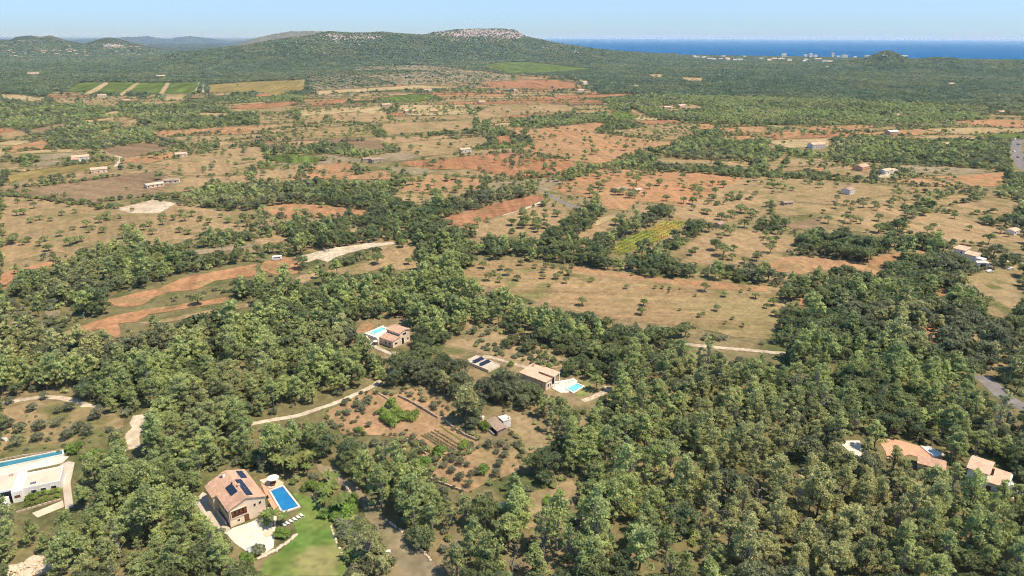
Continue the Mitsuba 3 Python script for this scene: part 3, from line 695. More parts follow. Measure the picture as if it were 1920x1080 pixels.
# ------------------------------------------------------------------ buildings
def local(fr, p):
    d = np.asarray(p, float)[:2] - fr.o[:2]
    return float(d @ fr.u[:2]), float(d @ fr.v[:2])


def gable(fr, L, W, he, hr, wall='stone_wall', roof='roof_tile', over=0.4, ridge=0.5, u0=0.0, v0=0.0, z0=0.0):
    fr.part('wall', prism([(v0, z0 - 0.5), (v0 + W, z0 - 0.5), (v0 + W, he), (v0 + W * ridge, hr), (v0, he)], u0, u0 + L), wall)
    t = 0.22
    k = (hr - he) / (W * ridge)
    k2 = (hr - he) / (W * (1 - ridge))
    r = fr.part('roof', [prism([(v0 - over, he - k * over + 0.02), (v0 + W * ridge, hr + 0.02), (v0 + W * ridge, hr + t), (v0 - over, he - k * over + t)], u0 - over, u0 + L + over),
                         prism([(v0 + W * ridge + 0.003, hr + 0.02), (v0 + W + over, he - k2 * over + 0.02), (v0 + W + over, he - k2 * over + t), (v0 + W * ridge + 0.003, hr + t)], u0 - over, u0 + L + over)], roof)
    return r


def window(fr, face, a0, a1, z0, z1, at_, out, m='pane', frame='stone_wall', sill=True, shutters=False):
    """On a wall: face 'u' (wall at u = at_, a runs along v) or 'v' (wall at v = at_, a runs along u); out = +1 or -1, the side it looks to."""
    def b(p0, p1, q0, q1, d0, d1):
        lo, hi = sorted((at_ + out * d0, at_ + out * d1))
        return box(lo, hi, p0, p1, q0, q1) if face == 'u' else box(p0, p1, lo, hi, q0, q1)
    w = fr.part('window', [b(a0 - 0.12, a0, z0 - 0.1, z1 + 0.14, -0.05, 0.07), b(a1, a1 + 0.12, z0 - 0.1, z1 + 0.14, -0.05, 0.07), b(a0, a1, z1, z1 + 0.14, -0.05, 0.07), b(a0, a1, z0 - 0.1, z0, -0.05, 0.10)], frame)
    fr.part(f'{w}__pane', b(a0, a1, z0, z1, -0.04, 0.025), m)
    if shutters:
        fr.part(f'{w}__shutter', b(a0 - 0.12 - (a1 - a0) / 2, a0 - 0.13, z0, z1, 0, 0.05), 'wood_brown')
        fr.part(f'{w}__shutter', b(a1 + 0.13, a1 + 0.12 + (a1 - a0) / 2, z0, z1, 0, 0.05), 'wood_brown')
    return w


def door(fr, face, a0, a1, z1, at_, out, m='wood_brown', name='door'):
    lo, hi = sorted((at_ - out * 0.03, at_ + out * 0.06))
    d = fr.part(name, box(lo, hi, a0, a1, 0, z1) if face == 'u' else box(a0, a1, lo, hi, 0, z1), m)
    lo, hi = sorted((at_ + out * 0.06, at_ + out * 0.12))
    fr.part(f'{d}__handle', box(lo, hi, a1 - 0.2, a1 - 0.1, 0.95, 1.1) if face == 'u' else box(a1 - 0.2, a1 - 0.1, lo, hi, 0.95, 1.1), 'grey_metal')


def pool(label, corners, z, water, rim=0.45, coping='white_floor', wall_m='white_paint', depth=0.35):
    """corners: four ground points of the water's edge, in order."""
    key = numbered('swimming_pool')
    tag(key, label, 'swimming pool')
    inner = Polygon([c[:2] for c in corners])
    outer = inner.buffer(rim, join_style='mitre')

    def ext(p, z0, z1):
        m = trimesh.creation.extrude_polygon(p, z1 - z0, engine='earcut')
        m.apply_translation((0, 0, z0))
        return m
    scene[f'{key}__coping'] = mikit.ply(ext(outer.difference(inner), z - depth - 0.3, z + 0.12), coping)
    sheet_v, sheet_f = trimesh.creation.triangulate_polygon(inner, engine='earcut')
    v3 = np.column_stack([sheet_v, np.full(len(sheet_v), z - 0.12)])
    nrm = np.cross(v3[sheet_f[:, 1]] - v3[sheet_f[:, 0]], v3[sheet_f[:, 2]] - v3[sheet_f[:, 0]])[:, 2]
    scene[f'{key}__water'] = mikit.ply(trimesh.Trimesh(v3, np.where(nrm[:, None] < 0, sheet_f[:, ::-1], sheet_f), process=False), water)
    return key


def slab(pts_px, z0, z1, key, m, label, c, kind=None, z=None):
    a = np.array(pts_px, float)
    p = Polygon(at(a[:, 0], a[:, 1], z1)[:, :2]).buffer(0)
    meshes = []
    for g in getattr(p, 'geoms', [p]):
        e = trimesh.creation.extrude_polygon(g, z1 - z0, engine='earcut')
        e.apply_translation((0, 0, z0))
        meshes.append(e)
    return solid(key, cat(meshes), m, label, c, kind=kind)


def lounger(o, u, label, group, m='white_paint'):
    fr = Frame('sun_lounger', label, 'sun lounger', o, u, group)
    fr.part('frame', [box(0, 2.0, 0, 0.07, 0.26, 0.33), box(0, 2.0, 0.63, 0.7, 0.26, 0.33)], 'white_paint')
    for a in (0.1, 1.8):
        for b in (0.0, 0.63):
            fr.part('leg', box(a, a + 0.07, b, b + 0.07, 0.0, 0.26), 'white_paint')
    fr.part('mattress', box(0.0, 1.3, 0.09, 0.61, 0.335, 0.43), m)
    fr.part('backrest', hull([(1.31, 0.03, 0.34), (1.31, 0.67, 0.34), (1.31, 0.03, 0.43), (1.31, 0.67, 0.43), (1.95, 0.03, 0.72), (1.95, 0.67, 0.72), (1.9, 0.03, 0.8), (1.9, 0.67, 0.8)]), m)


def parasol(o, label, r=1.6, h=2.5):
    fr = Frame('parasol', label, 'parasol', o, (1, 0))
    fr.part('pole', tube([(0, 0, 0), (0, 0, h)], 0.04, 6), 'grey_metal')
    fr.part('base', tube([(0, 0, 0), (0, 0, 0.12)], 0.3, 10), 'grey_metal')
    c = [(r * math.cos(k * math.pi / 4), r * math.sin(k * math.pi / 4), h - 0.45 + 0.05) for k in range(8)]
    c2 = [(x, y, z - 0.06) for x, y, z in c]
    fr.part('canopy', hull(c + c2 + [(0, 0, h + 0.1)]), 'white_paint')


def lerp(p, q, t):
    return np.asarray(p) * (1 - t) + np.asarray(q) * t


# --- the two-storey stone house with solar roof, lower left
g0, g1, g2 = at(433.1, 989.0), at(393, 904.7, 5.9), at(495.4, 928.7, 5.9)
h1u = (g1 - at(428.6, 955.9, 5.9))[:2]
hs = Frame('stone_house', 'two-storey tan stone house with terracotta roof and solar panels, lower left of the photo', 'house', g0, h1u)
L1, W1 = 17.0, 10.6
gable(hs, L1, W1, 5.9, 7.8)
hs.part('annex', prism([(-1.3, -0.5), (-0.003, -0.5), (-0.003, 5.75), (-1.3, 5.35)], 9.8, L1 - 0.6), 'stone_wall', 'projecting stone bay on the shaded side')
hs.part('annex_roof', prism([(-1.65, 5.32), (-0.42, 5.80), (-0.42, 6.0), (-1.65, 5.54)], 9.4, L1 - 0.2), 'roof_tile')
# loggia
lg = hs.part('loggia', [box(-0.30, 0.05, 0.35, 5.3, 2.72, 2.95), box(-0.30, 0.05, 0.35, 0.6, 2.95, 5.2), box(-0.30, 0.05, 5.05, 5.3, 2.95, 5.2), box(-0.25, 0.05, 0.35, 5.3, 5.2, 5.4)], 'stone_wall')
hs.part(f'{lg}__recess', box(-0.035, 0.0, 0.6, 5.05, 2.95, 5.2), 'dark_opening')
for a in (0.7, 1.9, 3.1, 4.25):
    hs.part(f'{lg}__shutter', box(-0.16, -0.06, a, a + 0.65, 2.97, 5.15), 'wood_brown')
hs.part(f'{lg}__railing', [box(-0.30, -0.24, 0.6, 5.05, 3.85, 3.93)] + [box(-0.29, -0.25, 0.62 + 0.16 * k, 0.66 + 0.16 * k, 2.95, 3.85) for k in range(28)], 'wood_brown')
window(hs, 'u', 2.1, 2.8, 1.0, 1.75, 0.0, -1)
door(hs, 'u', 4.1, 5.5, 2.2, 0.0, -1, name='double_door')
window(hs, 'u', 7.2, 7.8, 3.9, 4.8, 0.0, -1)
window(hs, 'u', 8.8, 9.4, 3.9, 4.8, 0.0, -1)
for a in (2.0, 5.0, 8.0):
    window(hs, 'v', a, a + 0.9, 3.6, 4.9, 0.0, -1, shutters=True)
    window(hs, 'v', a, a + 0.8, 1.0, 1.9, 0.0, -1)
for a in (2.2, 6.5, 11.0, 14.0):
    window(hs, 'v', a, a + 1.0, 3.4, 4.9, W1, 1, shutters=True)
    window(hs, 'v', a, a + 1.3, 0.3, 2.3, W1, 1)
for n_, (a, b, h_) in enumerate(((L1 - 2.2, 3.6, 8.9), (6.4, 5.3, 8.5), (9.3, 4.7, 8.4))):
    ch = hs.part('chimney', box(a, a + 0.7, b, b + 0.7, 6.6, h_), 'white_paint' if n_ == 0 else 'render_tan')
    hs.part(f'{ch}__cap', box(a - 0.1, a + 0.8, b - 0.1, b + 0.8, h_ + 0.003, h_ + 0.14), 'roof_tile')


def panel_rows(fr, u0, nu, v0, nv, slope, z_of, su=1.02, sv=1.0, name='solar_array', label=''):
    key = numbered(name)
    tag(key, label, 'solar panels')
    for i in range(nu):
        for j in range(nv):
            a0, a1 = u0 + i * su, u0 + i * su + su - 0.10
            b0, b1 = v0 + j * sv, v0 + j * sv + sv - 0.06
            pts = [(a, b, z_of(b) + dz) for a in (a0, a1) for b in (b0, b1) for dz in (0.30, 0.36)]
            scene[free_key(f'{key}__panel')] = mikit.ply(fr.mesh(hull(pts)), 'panel_glass')
    rails = [hull([(u0 - 0.1 + dx, b, z_of(b) + dz) for dx in (0, nu * su + 0.1) for b in (v0 + q, v0 + q + 0.06) for dz in (0.2, 0.29)]) for q in (0.15, nv * sv - 0.3)]
    scene[f'{key}__rail'] = mikit.ply(fr.mesh(cat(rails)), 'grey_metal')


zl = lambda v: 5.9 + 1.9 * min(v, W1 - v) / (W1 / 2)
panel_rows(hs, 4.6, 5, 2.5, 2, 1, zl, 1.05, 1.05, label='block of ten dark panels on the left slope of the stone house roof')
panel_rows(hs, 1.0, 10, 5.9, 2, 1, zl, 1.0, 0.95, label='long double row of dark panels beside the ridge of the stone house')
panel_rows(hs, 11.6, 5, 8.0, 2, 1, zl, 0.95, 0.95, label='small block of dark panels at the far right corner of the stone house roof')

# pergola terrace, pool and garden of the stone house
slab([(436, 990), (470, 979), (500, 965), (503, 946), (519, 968), (516, 990), (513, 1026), (492, 1040), (466, 1036), (440, 1018), (424, 1000)], -0.3, 0.10, 'terrace', 'white_floor', 'bright white gravel terrace in front of the tan stone house', 'terrace', 'structure')
slab([(365, 940), (380, 922), (394, 930), (412, 962), (432, 992), (424, 1002), (404, 990), (382, 966)], -0.3, 0.07, 'driveway', 'concrete', 'beige concrete drive along the shaded side of the tan stone house', 'driveway', 'structure')
slab([(488, 904), (506, 917), (531, 964), (519, 968), (500, 932)], -0.3, 0.14, 'pool_deck', 'terracotta', 'terracotta deck between the tan stone house and its dark blue pool', 'deck', 'structure')
slab([(486, 900), (512, 893), (532, 905), (528, 911), (506, 916)], -0.3, 0.12, 'pool_deck', 'render_tan', 'tan paved corner with parasol at the head of the dark blue pool', 'deck', 'structure')
pool('deep blue rectangular pool with white rim beside the tan stone house', [at(507.7, 921.6), at(529.7, 913.4), at(559.5, 951.4), at(530.4, 960.5)], 0.32, 'water_deep', 0.55)
pw = Frame('garden_wall', 'low tan parapet of the drive beside the tan stone house', 'wall', at(407, 962), at(425, 985)[:2] - at(407, 962)[:2])
pw.part('wall', box(0, 7.5, -0.2, 0.2, -0.2, 0.8), 'render_tan')
pw.part('coping', box(-0.05, 7.55, -0.27, 0.27, 0.803, 0.9), 'white_floor')
parasol(at(513, 907), 'large white parasol at the head of the dark blue pool', 1.9, 2.7)
tb = Frame('garden_table', 'round dark dining table under the white parasol by the dark blue pool', 'table', at(512, 910), (1, 0))
tb.part('table_top', tube([(0, 0, 0.72), (0, 0, 0.78)], [0.9, 0.9], 12), 'wood_brown')
tb.part('table_top_lid', trimesh.creation.cylinder(0.9, 0.03, sections=14, transform=trimesh.transformations.translation_matrix((0, 0, 0.80))), 'wood_brown')
tb.part('pedestal', tube([(0, 0, 0), (0, 0, 0.72)], 0.12, 6), 'wood_brown')
for k, (x, y) in enumerate([(535.0, 982), (541, 978.6), (548, 975), (555, 971.4), (562, 967.8), (568, 964.3)]):
    lounger(at(x - 3, y), (0.72, -0.69), f'white lounger on the lawn by the dark blue pool, {("first", "second", "third", "fourth", "fifth", "sixth")[k]} from left', 'loungers in a row on the lawn')
for k, (x, y, lb) in enumerate([(503, 933, 'nearest the house corner'), (506, 949, 'middle of the terracotta deck'), (512, 957, 'lower end of the terracotta deck')]):
    f = Frame('patio_chair', f'dark patio chair, {lb}, beside the tan stone house', 'chair', at(x, y), (0.6, -0.5), 'dark chairs beside the stone house')
    f.part('seat', box(0, 0.6, 0, 0.6, 0.38, 0.46), 'dark_opening')
    f.part('backrest', box(0, 0.08, 0, 0.6, 0.463, 0.95), 'dark_opening')
    for a, b in ((0, 0), (0.53, 0), (0, 0.53), (0.53, 0.53)):
        f.part('leg', box(a, a + 0.07, b, b + 0.07, 0, 0.378), 'dark_opening')
sd = Frame('garden_shed', 'small shed with pale grey flat roof at the edge of the white terrace', 'shed', at(465, 1036), (0.8, 0.55))
sd.part('wall', box(0, 2.6, 0, 2.0, 0, 1.5), 'grey_metal')
sd.part('roof', hull([(-0.2, -0.2, 1.503), (2.8, -0.2, 1.503), (-0.2, 2.2, 1.503), (2.8, 2.2, 1.503), (-0.2, -0.2, 1.6), (2.8, -0.2, 1.6), (-0.2, 1.0, 1.78), (2.8, 1.0, 1.78), (-0.2, 2.2, 1.6), (2.8, 2.2, 1.6)]), 'grey_metal')
door(sd, 'v', 0.8, 1.7, 1.3, 2.0, 1)
fr = Frame('patio', 'pale round patio stones under the palms beside the white terrace', 'patio', at(504, 1000), (1, 0))
fr.part('slab', trimesh.creation.cylinder(1.5, 0.12, sections=20, transform=trimesh.transformations.translation_matrix((0, 0, 0.14))), 'pale_slab' if 'pale_slab' in scene else 'render_tan')


def stone_row(pts, n, r, label, rng):
    a = np.array(pts, float)
    line = LineString(at(a[:, 0], a[:, 1])[:, :2])
    key = numbered('stone_border')
    tag(key, label, 'stone border')
    for k in range(n):
        p = line.interpolate((k + rng.uniform(0.2, 0.8)) / n, normalized=True)
        m = rock(rng, r * rng.uniform(0.65, 1.25))
        m.apply_translation((p.x + rng.normal(0, r * 0.25), p.y + rng.normal(0, r * 0.25), r * 0.3))
        scene[free_key(f'{key}__stone')] = mikit.ply(m, 'rough_pale', smooth=50)
    return key


diffuse('rough_pale', stone_tex((0.50, 0.40, 0.28), (0.62, 0.53, 0.41), 0.5))
srng = np.random.default_rng(3)
stone_row([(484, 1048), (500, 1040), (520, 1030), (540, 1017), (556, 1003)], 46, 0.55, 'curved border of tan boulders between terrace garden and lawn', srng)
stone_row([(585, 928), (598, 945), (606, 962)], 14, 0.4, 'line of pale stones on the right edge of the lawn', srng)
stone_row([(620, 985), (628, 1010), (640, 1036), (650, 1050)], 18, 0.4, 'pale stones along the lower right edge of the lawn', srng)
stone_row([(672, 1000), (690, 1008), (706, 1020), (722, 1036)], 22, 0.5, 'pale boulders along the left side of the dirt track', srng)
stone_row([(725, 976), (745, 990), (766, 1006), (785, 1025), (808, 1052)], 26, 0.45, 'pale stones along the right side of the dirt track', srng)
stone_row([(640, 905), (652, 918), (660, 930)], 12, 0.5, 'short row of pale stones above the palms by the dirt track', srng)
bl = solid('stone_block', trimesh.Trimesh(*(lambda b: (b.vertices + np.append(at(725, 1037)[:2], 0.35), b.faces))(box(-1.1, 1.1, -0.5, 0.5, -0.35, 0.45)), process=False), 'white_floor', 'white rectangular block lying beside the dirt track', 'block')
for k, (x, y, r) in enumerate([(22, 1074, 2.2), (40, 1068, 1.8), (62, 1062, 2.6), (74, 1056, 2.0), (92, 1066, 2.4), (80, 1074, 1.7), (50, 1082, 2.2)]):
    m = trimesh.creation.icosphere(3, 1.0)
    q_ = np.array(m.vertices)
    q_ *= (0.55 + 0.5 * meshkit.noise(q_ * 1.4 + k * 9) + 0.45 * np.abs(meshkit.fbm(q_ * 4 + k, 3) - 0.5) * 2)[:, None] * np.array([r * 1.15, r, r * 0.6])
    m = trimesh.Trimesh(q_ + at(x, y) + np.array([0, 0, 0.7]), m.faces, process=False)
    solid('boulder', m, 'rough_pale', f'pale limestone boulder in the bottom left corner, {("leftmost", "second from left", "centre left", "topmost", "rightmost", "lower right", "lowest")[k]}', 'boulder', 'limestone boulders in the bottom left corner', smooth=22)

# --- stone house with rooftop pool, middle
o2 = at(660 + 1040 / 13.5, 590 + 850 / 13.5)
h2 = Frame('stone_house', 'stone house with pink tiled roofs and a turquoise pool on its raised terrace', 'house', o2, (-0.80, 0.60))
h2.part('wall', [prism([(0, -0.5), (4.6, -0.5), (4.6, 4.3), (0, 3.3)], 0, 8.2), box(0.003, 8.6, 4.603, 11.0, -0.5, 5.7)], 'stone_wall')
h2.part('gable', prism([(4.6, 5.703), (11.0, 5.703), (7.8, 6.6)], 0, 8.6), 'stone_wall')
h2.part('roof', prism([(-0.4, 3.25), (4.58, 4.33), (4.58, 4.55), (-0.4, 3.47)], -0.4, 8.6), 'roof_tile', 'pink tiled lean-to roof')
h2.part('roof', [prism([(4.2, 5.62), (7.8, 6.63), (7.8, 6.86), (4.2, 5.84)], -0.4, 9.0), prism([(7.803, 6.63), (11.4, 5.62), (11.4, 5.84), (7.803, 6.86)], -0.4, 9.0)], 'roof_tile', 'pink tiled main roof')
h2.part('arched_door', [box(-0.06, 0.0, 5.6, 7.0, 0, 2.4), hull([(d, 6.3 + 0.7 * math.cos(t), 2.4 + 0.7 * math.sin(t)) for d in (-0.06, 0.0) for t in np.linspace(0, math.pi, 8)])], 'dark_opening')
h2.part('door_surround', [box(-0.10, 0, 5.1, 5.6, 0, 2.5), box(-0.10, 0, 7.0, 7.5, 0, 2.5)], 'white_paint')
window(h2, 'u', 6.6, 8.6, 4.2, 5.2, 0.0, -1, m='dark_opening')
window(h2, 'u', 1.2, 2.8, 1.2, 2.2, 0.0, -1)
window(h2, 'u', 9.2, 10.0, 1.0, 2.2, 0.0, -1)
window(h2, 'v', 1.5, 2.6, 0.9, 2.2, 0.0, -1)
window(h2, 'v', 4.2, 5.3, 0.9, 2.2, 0.0, -1)
h2.part('podium', box(8.203, 17.5, -1.6, 10.6, -0.5, 2.9), 'stone_wall', 'raised stone terrace holding the pool')
h2.part('parapet', [box(8.6, 17.5, -1.597, -1.3, 2.9, 3.5), box(17.2, 17.503, -1.3, 10.6, 2.9, 3.4)], 'white_paint')
h2.part('deck', box(8.65, 17.15, -1.25, 10.55, 2.903, 3.0), 'white_floor')
h2.part('stairs', [box(15.2 - 0.55 * k, 15.7 - 0.55 * k, -2.5, -1.605, -0.4, 2.9 - 0.32 * k) for k in range(9)], 'white_floor')
pz = 3.1
cs = [h2.w([(16.7, 1.2, 0)])[0], h2.w([(16.7, 8.6, 0)])[0], h2.w([(13.2, 8.6, 0)])[0], h2.w([(13.2, 1.2, 0)])[0]]
pool('turquoise pool on the raised terrace of the stone house in the middle of the woods', cs, pz + 0.05, 'water_light', 0.4, depth=0.0)
parasol(h2.w([(9.3, -2.2, 0.0)])[0], 'small white parasol below the terrace of the house with rooftop pool', 1.3, 2.3)
slab([(690, 640), (735, 662), (738, 668), (700, 652), (684, 642)], -0.2, 0.12, 'terrace', 'concrete', 'pale paved strip in front of the house with rooftop pool', 'terrace', 'structure')
slab([(676, 612), (690, 606), (700, 604), (696, 612), (682, 626), (670, 626), (664, 618)], -0.2, 0.1, 'yard', 'soil_orange', 'orange earth yard left of the house with rooftop pool', 'yard', 'structure')

# --- tan single-storey house with light blue pool
f3 = lambda x, y, z=0.0: at(960 + x / 9.6, 660 + y / 9.6, z)
h3 = Frame('tan_house', 'long low tan house with flat pale tiled roof above the dark oaks', 'house', f3(605, 700), (-0.77, 0.63))
h3.part('wall', [box(0, 13.4, 0, 4.4, -0.5, 3.9), box(4.5, 13.4, 4.403, 8.6, -0.5, 4.0)], 'render_tan')
h3.part('roof', [prism([(-0.4, 3.9), (8.9, 4.5), (8.9, 4.7), (-0.4, 4.1)], 4.45, 13.8), prism([(-0.4, 3.9), (4.6, 4.2), (4.6, 4.4), (-0.4, 4.1)], -0.4, 4.447)], 'roof_pale')
h3.part('upper_room', box(1.0, 6.2, 4.41, 8.0, -0.4, 5.0), 'render_tan')
h3.part('upper_roof', prism([(4.0, 5.0), (8.5, 5.35), (8.5, 5.55), (4.0, 5.2)], -1.2, 6.6), 'roof_pale')
for b in (4.7, 8.0):
    h3.part('porch_post', box(-1.0, -0.7, b, b + 0.3, 0, 5.0), 'white_paint')
h3.part('porch_opening', box(0.95, 1.0, 4.8, 7.7, 0, 3.2), 'dark_opening')
window(h3, 'u', 1.3, 2.3, 0.8, 2.6, 0.0, -1, frame='white_paint')
window(h3, 'u', 3.0, 3.7, 0.8, 2.4, 0.0, -1, frame='white_paint')
window(h3, 'v', 4.8, 5.5, 4.3, 4.8, 4.41, -1)
for a in (2.0, 5.0, 8.0, 11.0):
    window(h3, 'v', a, a + 1.0, 0.9, 2.3, 0.0, -1)
chm = h3.part('chimney', box(11.6, 12.2, 7.0, 7.6, 4.5, 5.7), 'render_tan')
h3.part(f'{chm}__cap', box(11.5, 12.3, 6.9, 7.7, 5.703, 5.82), 'roof_tile')
slab([(1034, 716), (1050, 714), (1075, 709), (1084, 714), (1068, 726), (1066, 736), (1050, 736), (1036, 728)], -0.2, 0.1, 'terrace', 'white_floor', 'pale terrace between the long tan house and its light blue pool', 'terrace', 'structure')
slab([(1084, 712), (1098, 714), (1110, 722), (1104, 736), (1090, 744), (1078, 740), (1094, 724)], -0.2, 0.05, 'lawn', 'soil_grass', 'small green lawn right of the light blue garden pool', 'lawn', 'structure')
pool('light blue garden pool with white surround in front of the long tan house', [f3(990, 670), f3(1160, 580), f3(1280, 630), f3(1100, 735)], 0.3, 'water_light', 0.6)
for k, (x, y) in enumerate([(950, 560), (1010, 545), (1060, 525), (880, 615)]):
    lounger(f3(x, y), (0.5, 0.85), f'white sun lounger by the light blue garden pool, {("second", "third", "fourth", "first")[k]} from the left', 'loungers by the garden pool')
# parking roof with two dark panel rows
fp = lambda x, y, z=0.0: at(860 + x / 12, 640 + y / 12, z)
pk = Frame('flat_roof_store', 'low flat roofed store with two rows of dark panels left of the long tan house', 'outbuilding', fp(650, 700, 0), fp(150, 490)[:2] - fp(650, 700)[:2])
pku, pkv = local(pk, fp(150, 490)), local(pk, fp(930, 590))
PL, PW = pku[0], 7.4
pk.part('wall', box(-0.5, PL, 0, PW, -0.4, 1.0), 'stone_wall')
pk.part('roof', box(-0.25, PL - 0.25, 0.25, PW - 0.25, 1.003, 1.12), 'concrete')
pk.part('parapet', [box(-0.5, PL, -0.003, 0.24, 1.003, 1.35), box(-0.5, PL, PW - 0.24, PW + 0.003, 1.003, 1.35), box(PL - 0.24, PL + 0.003, 0.25, PW - 0.25, 1.003, 1.35)], 'stone_wall')
for n_, a in enumerate((4.3, 8.3)):
    key = numbered('solar_array')
    tag(key, f'{("right", "left")[n_]} dark panel row on the low flat roof left of the tan house', 'solar panels')
    for i in range(6):
        b = 0.9 + i * 0.98
        scene[free_key(f'{key}__panel')] = mikit.ply(pk.mesh(hull([(a + da, b + db, zz) for da, zz in ((0, 1.35), (1.7, 2.0), (0.03, 1.29), (1.73, 1.94)) for db in (0, 0.92)])), 'panel_glass')
    scene[f'{key}__rail'] = mikit.ply(pk.mesh(cat([hull([(a + 1.5, 0.9 + q, 1.12), (a + 1.6, 0.9 + q, 1.12), (a + 1.5, 0.95 + q, 1.12), (a + 1.55, 0.9 + q, 1.86), (a + 1.55, 0.95 + q, 1.86)]) for q in (0.2, 2.9, 5.6)])), 'grey_metal')

# --- stone hut by the vegetable garden
fh = lambda x, y, z=0.0: at(880 + x / 13.5, 750 + y / 13.5, z)
hu = Frame('stone_hut', 'old dark stone hut with rusty sloping roof beside the vegetable garden', 'hut', fh(720, 910), fh(450, 660)[:2] - fh(720, 910)[:2])
HL = local(hu, fh(450, 660))[0]
hu.part('wall', box(0, HL, 0, 3.4, -0.3, 2.2), 'rough_stone')
hu.part('roof', prism([(-0.5, 2.1), (3.6, 2.75), (3.6, 2.9), (-0.5, 2.25)], -0.4, HL + 0.4), 'roof_old')
for a in (1.0, 3.0, 5.0):
    hu.part('opening', box(a, a + 1.3, -0.05, 0.0, 0, 1.9), 'dark_opening')
hu.part('post', [box(a - 0.15, a - 0.01, -0.45, -0.3, 0, 2.1) for a in (0.2, 2.8, 5.0)], 'wood_brown')
wr = Frame('white_hut', 'small whitewashed room with dark opening behind the rusty roofed hut', 'hut', hu.w([(3.0, 4.1, 0)])[0], hu.u[:2])
wr.part('wall', box(0, 3.6, 0, 3.2, -0.3, 3.2), 'white_paint')
wr.part('roof', box(-0.15, 3.75, -0.15, 3.35, 3.203, 3.35), 'white_floor')
wr.part('opening', box(0.4, 3.0, -0.05, 0.0, 1.2, 2.7), 'dark_opening')
wr.part('chimney', box(0.2, 0.7, 2.5, 3.0, 3.353, 4.2), 'white_paint')
diffuse('roof_old', tile_tex((0.30, 0.22, 0.17), (0.38, 0.30, 0.23), (0.25, 0.20, 0.16)))
cw_ = Frame('water_tank', 'small pale stone tank left of the rusty roofed hut', 'tank', fh(280, 440), (0.8, -0.5))
cw_.part('wall', box(0, 1.8, 0, 1.2, 0, 1.0), 'white_floor')
cw_.part('lid', box(-0.05, 1.85, -0.05, 1.25, 1.003, 1.1), 'white_floor')
lw = Frame('garden_wall', 'low pale wall in front of the rusty roofed hut', 'wall', fh(700, 880), fh(520, 720)[:2] - fh(700, 880)[:2])
lw.part('wall', box(0, 5.2, -1.3, -1.0, 0, 0.8), 'white_floor')
sh = Frame('metal_shed', 'low shed with ribbed grey metal roof among the pines, bottom centre', 'shed', at(919, 968), at(950, 962)[:2] - at(919, 968)[:2])
SL = local(sh, at(950, 962))[0]
sh.part('wall', box(0, SL, -2.4, 0, -0.3, 1.5), 'grey_metal')
sh.part('roof', prism([(-2.7, 1.8), (0.3, 1.505), (0.3, 1.6), (-2.7, 1.9)], -0.3, SL + 0.3), 'grey_metal')
for k in range(int(SL / 0.6)):
    sh.part('roof_rib', prism([(-2.7, 1.903), (0.3, 1.603), (0.3, 1.66), (-2.7, 1.96)], k * 0.6, k * 0.6 + 0.1), 'grey_metal')


# terrace walls of the vegetable garden and its rows
def dry_wall(pts, h, label, tile=None, w=0.6):
    a = np.array(pts, float) if tile is None else tpx(tile, pts)
    g = at(a[:, 0], a[:, 1])
    key = numbered('dry_stone_wall')
    tag(key, label, 'wall')
    for p, q in zip(g[:-1], g[1:]):
        L = np.linalg.norm(q - p)
        f = Frame.__new__(Frame)
        f.key, f.o, f.u = key, p, (q - p) / L
        f.v = np.array([f.u[1], -f.u[0], 0.0])
        n = max(2, int(L / 1.1))
        for i in range(n):
            hh = h * srng.uniform(0.85, 1.1)
            scene[free_key(f'{key}__stone')] = mikit.ply(f.mesh(hull([(i * L / n + 0.02, -w / 2, -0.2), ((i + 1) * L / n - 0.02, -w / 2, -0.2), (i * L / n + 0.02, w / 2, -0.2), ((i + 1) * L / n - 0.02, w / 2, -0.2),
                                                                      (i * L / n + 0.1, -w / 2 + 0.08, hh), ((i + 1) * L / n - 0.1, -w / 2 + 0.08, hh), (i * L / n + 0.1, w / 2 - 0.08, hh), ((i + 1) * L / n - 0.1, w / 2 - 0.08, hh)])), 'rough_stone')


dry_wall([(800, 70), (880, 110), (950, 150), (1025, 195)], 1.0, 'dark dry stone wall crossing the top of the vegetable garden', 'K')
dry_wall([(1060, 210), (1110, 250), (1180, 295), (1240, 320)], 1.0, 'dry stone wall between vegetable garden and rusty hut', 'K')
dry_wall([(660, 40), (720, 75), (780, 110)], 0.7, 'short dry stone wall beside the gravel drive at the garden top', 'K')
dry_wall([(850, 315), (900, 350), (960, 400)], 0.8, 'pale stepped wall on the left of the garden rows', 'K')
dry_wall([(955, 520), (1040, 560), (1160, 605)], 0.7, 'stone edge below the olive garden', 'K')
dry_wall([(0, 432), (120, 408), (240, 392), (350, 375)], 0.6, 'low stone edge of the olive terrace above the lap pool', 'J')
BEDS = [((930, 290), (1090, 385)), ((965, 280), (1120, 375)), ((1005, 262), (1150, 350)), ((1035, 240), (1180, 335)), ((900, 310), (1050, 400)), ((868, 322), (1015, 412)), ((985, 270), (1136, 362)), ((948, 285), (1105, 380))]

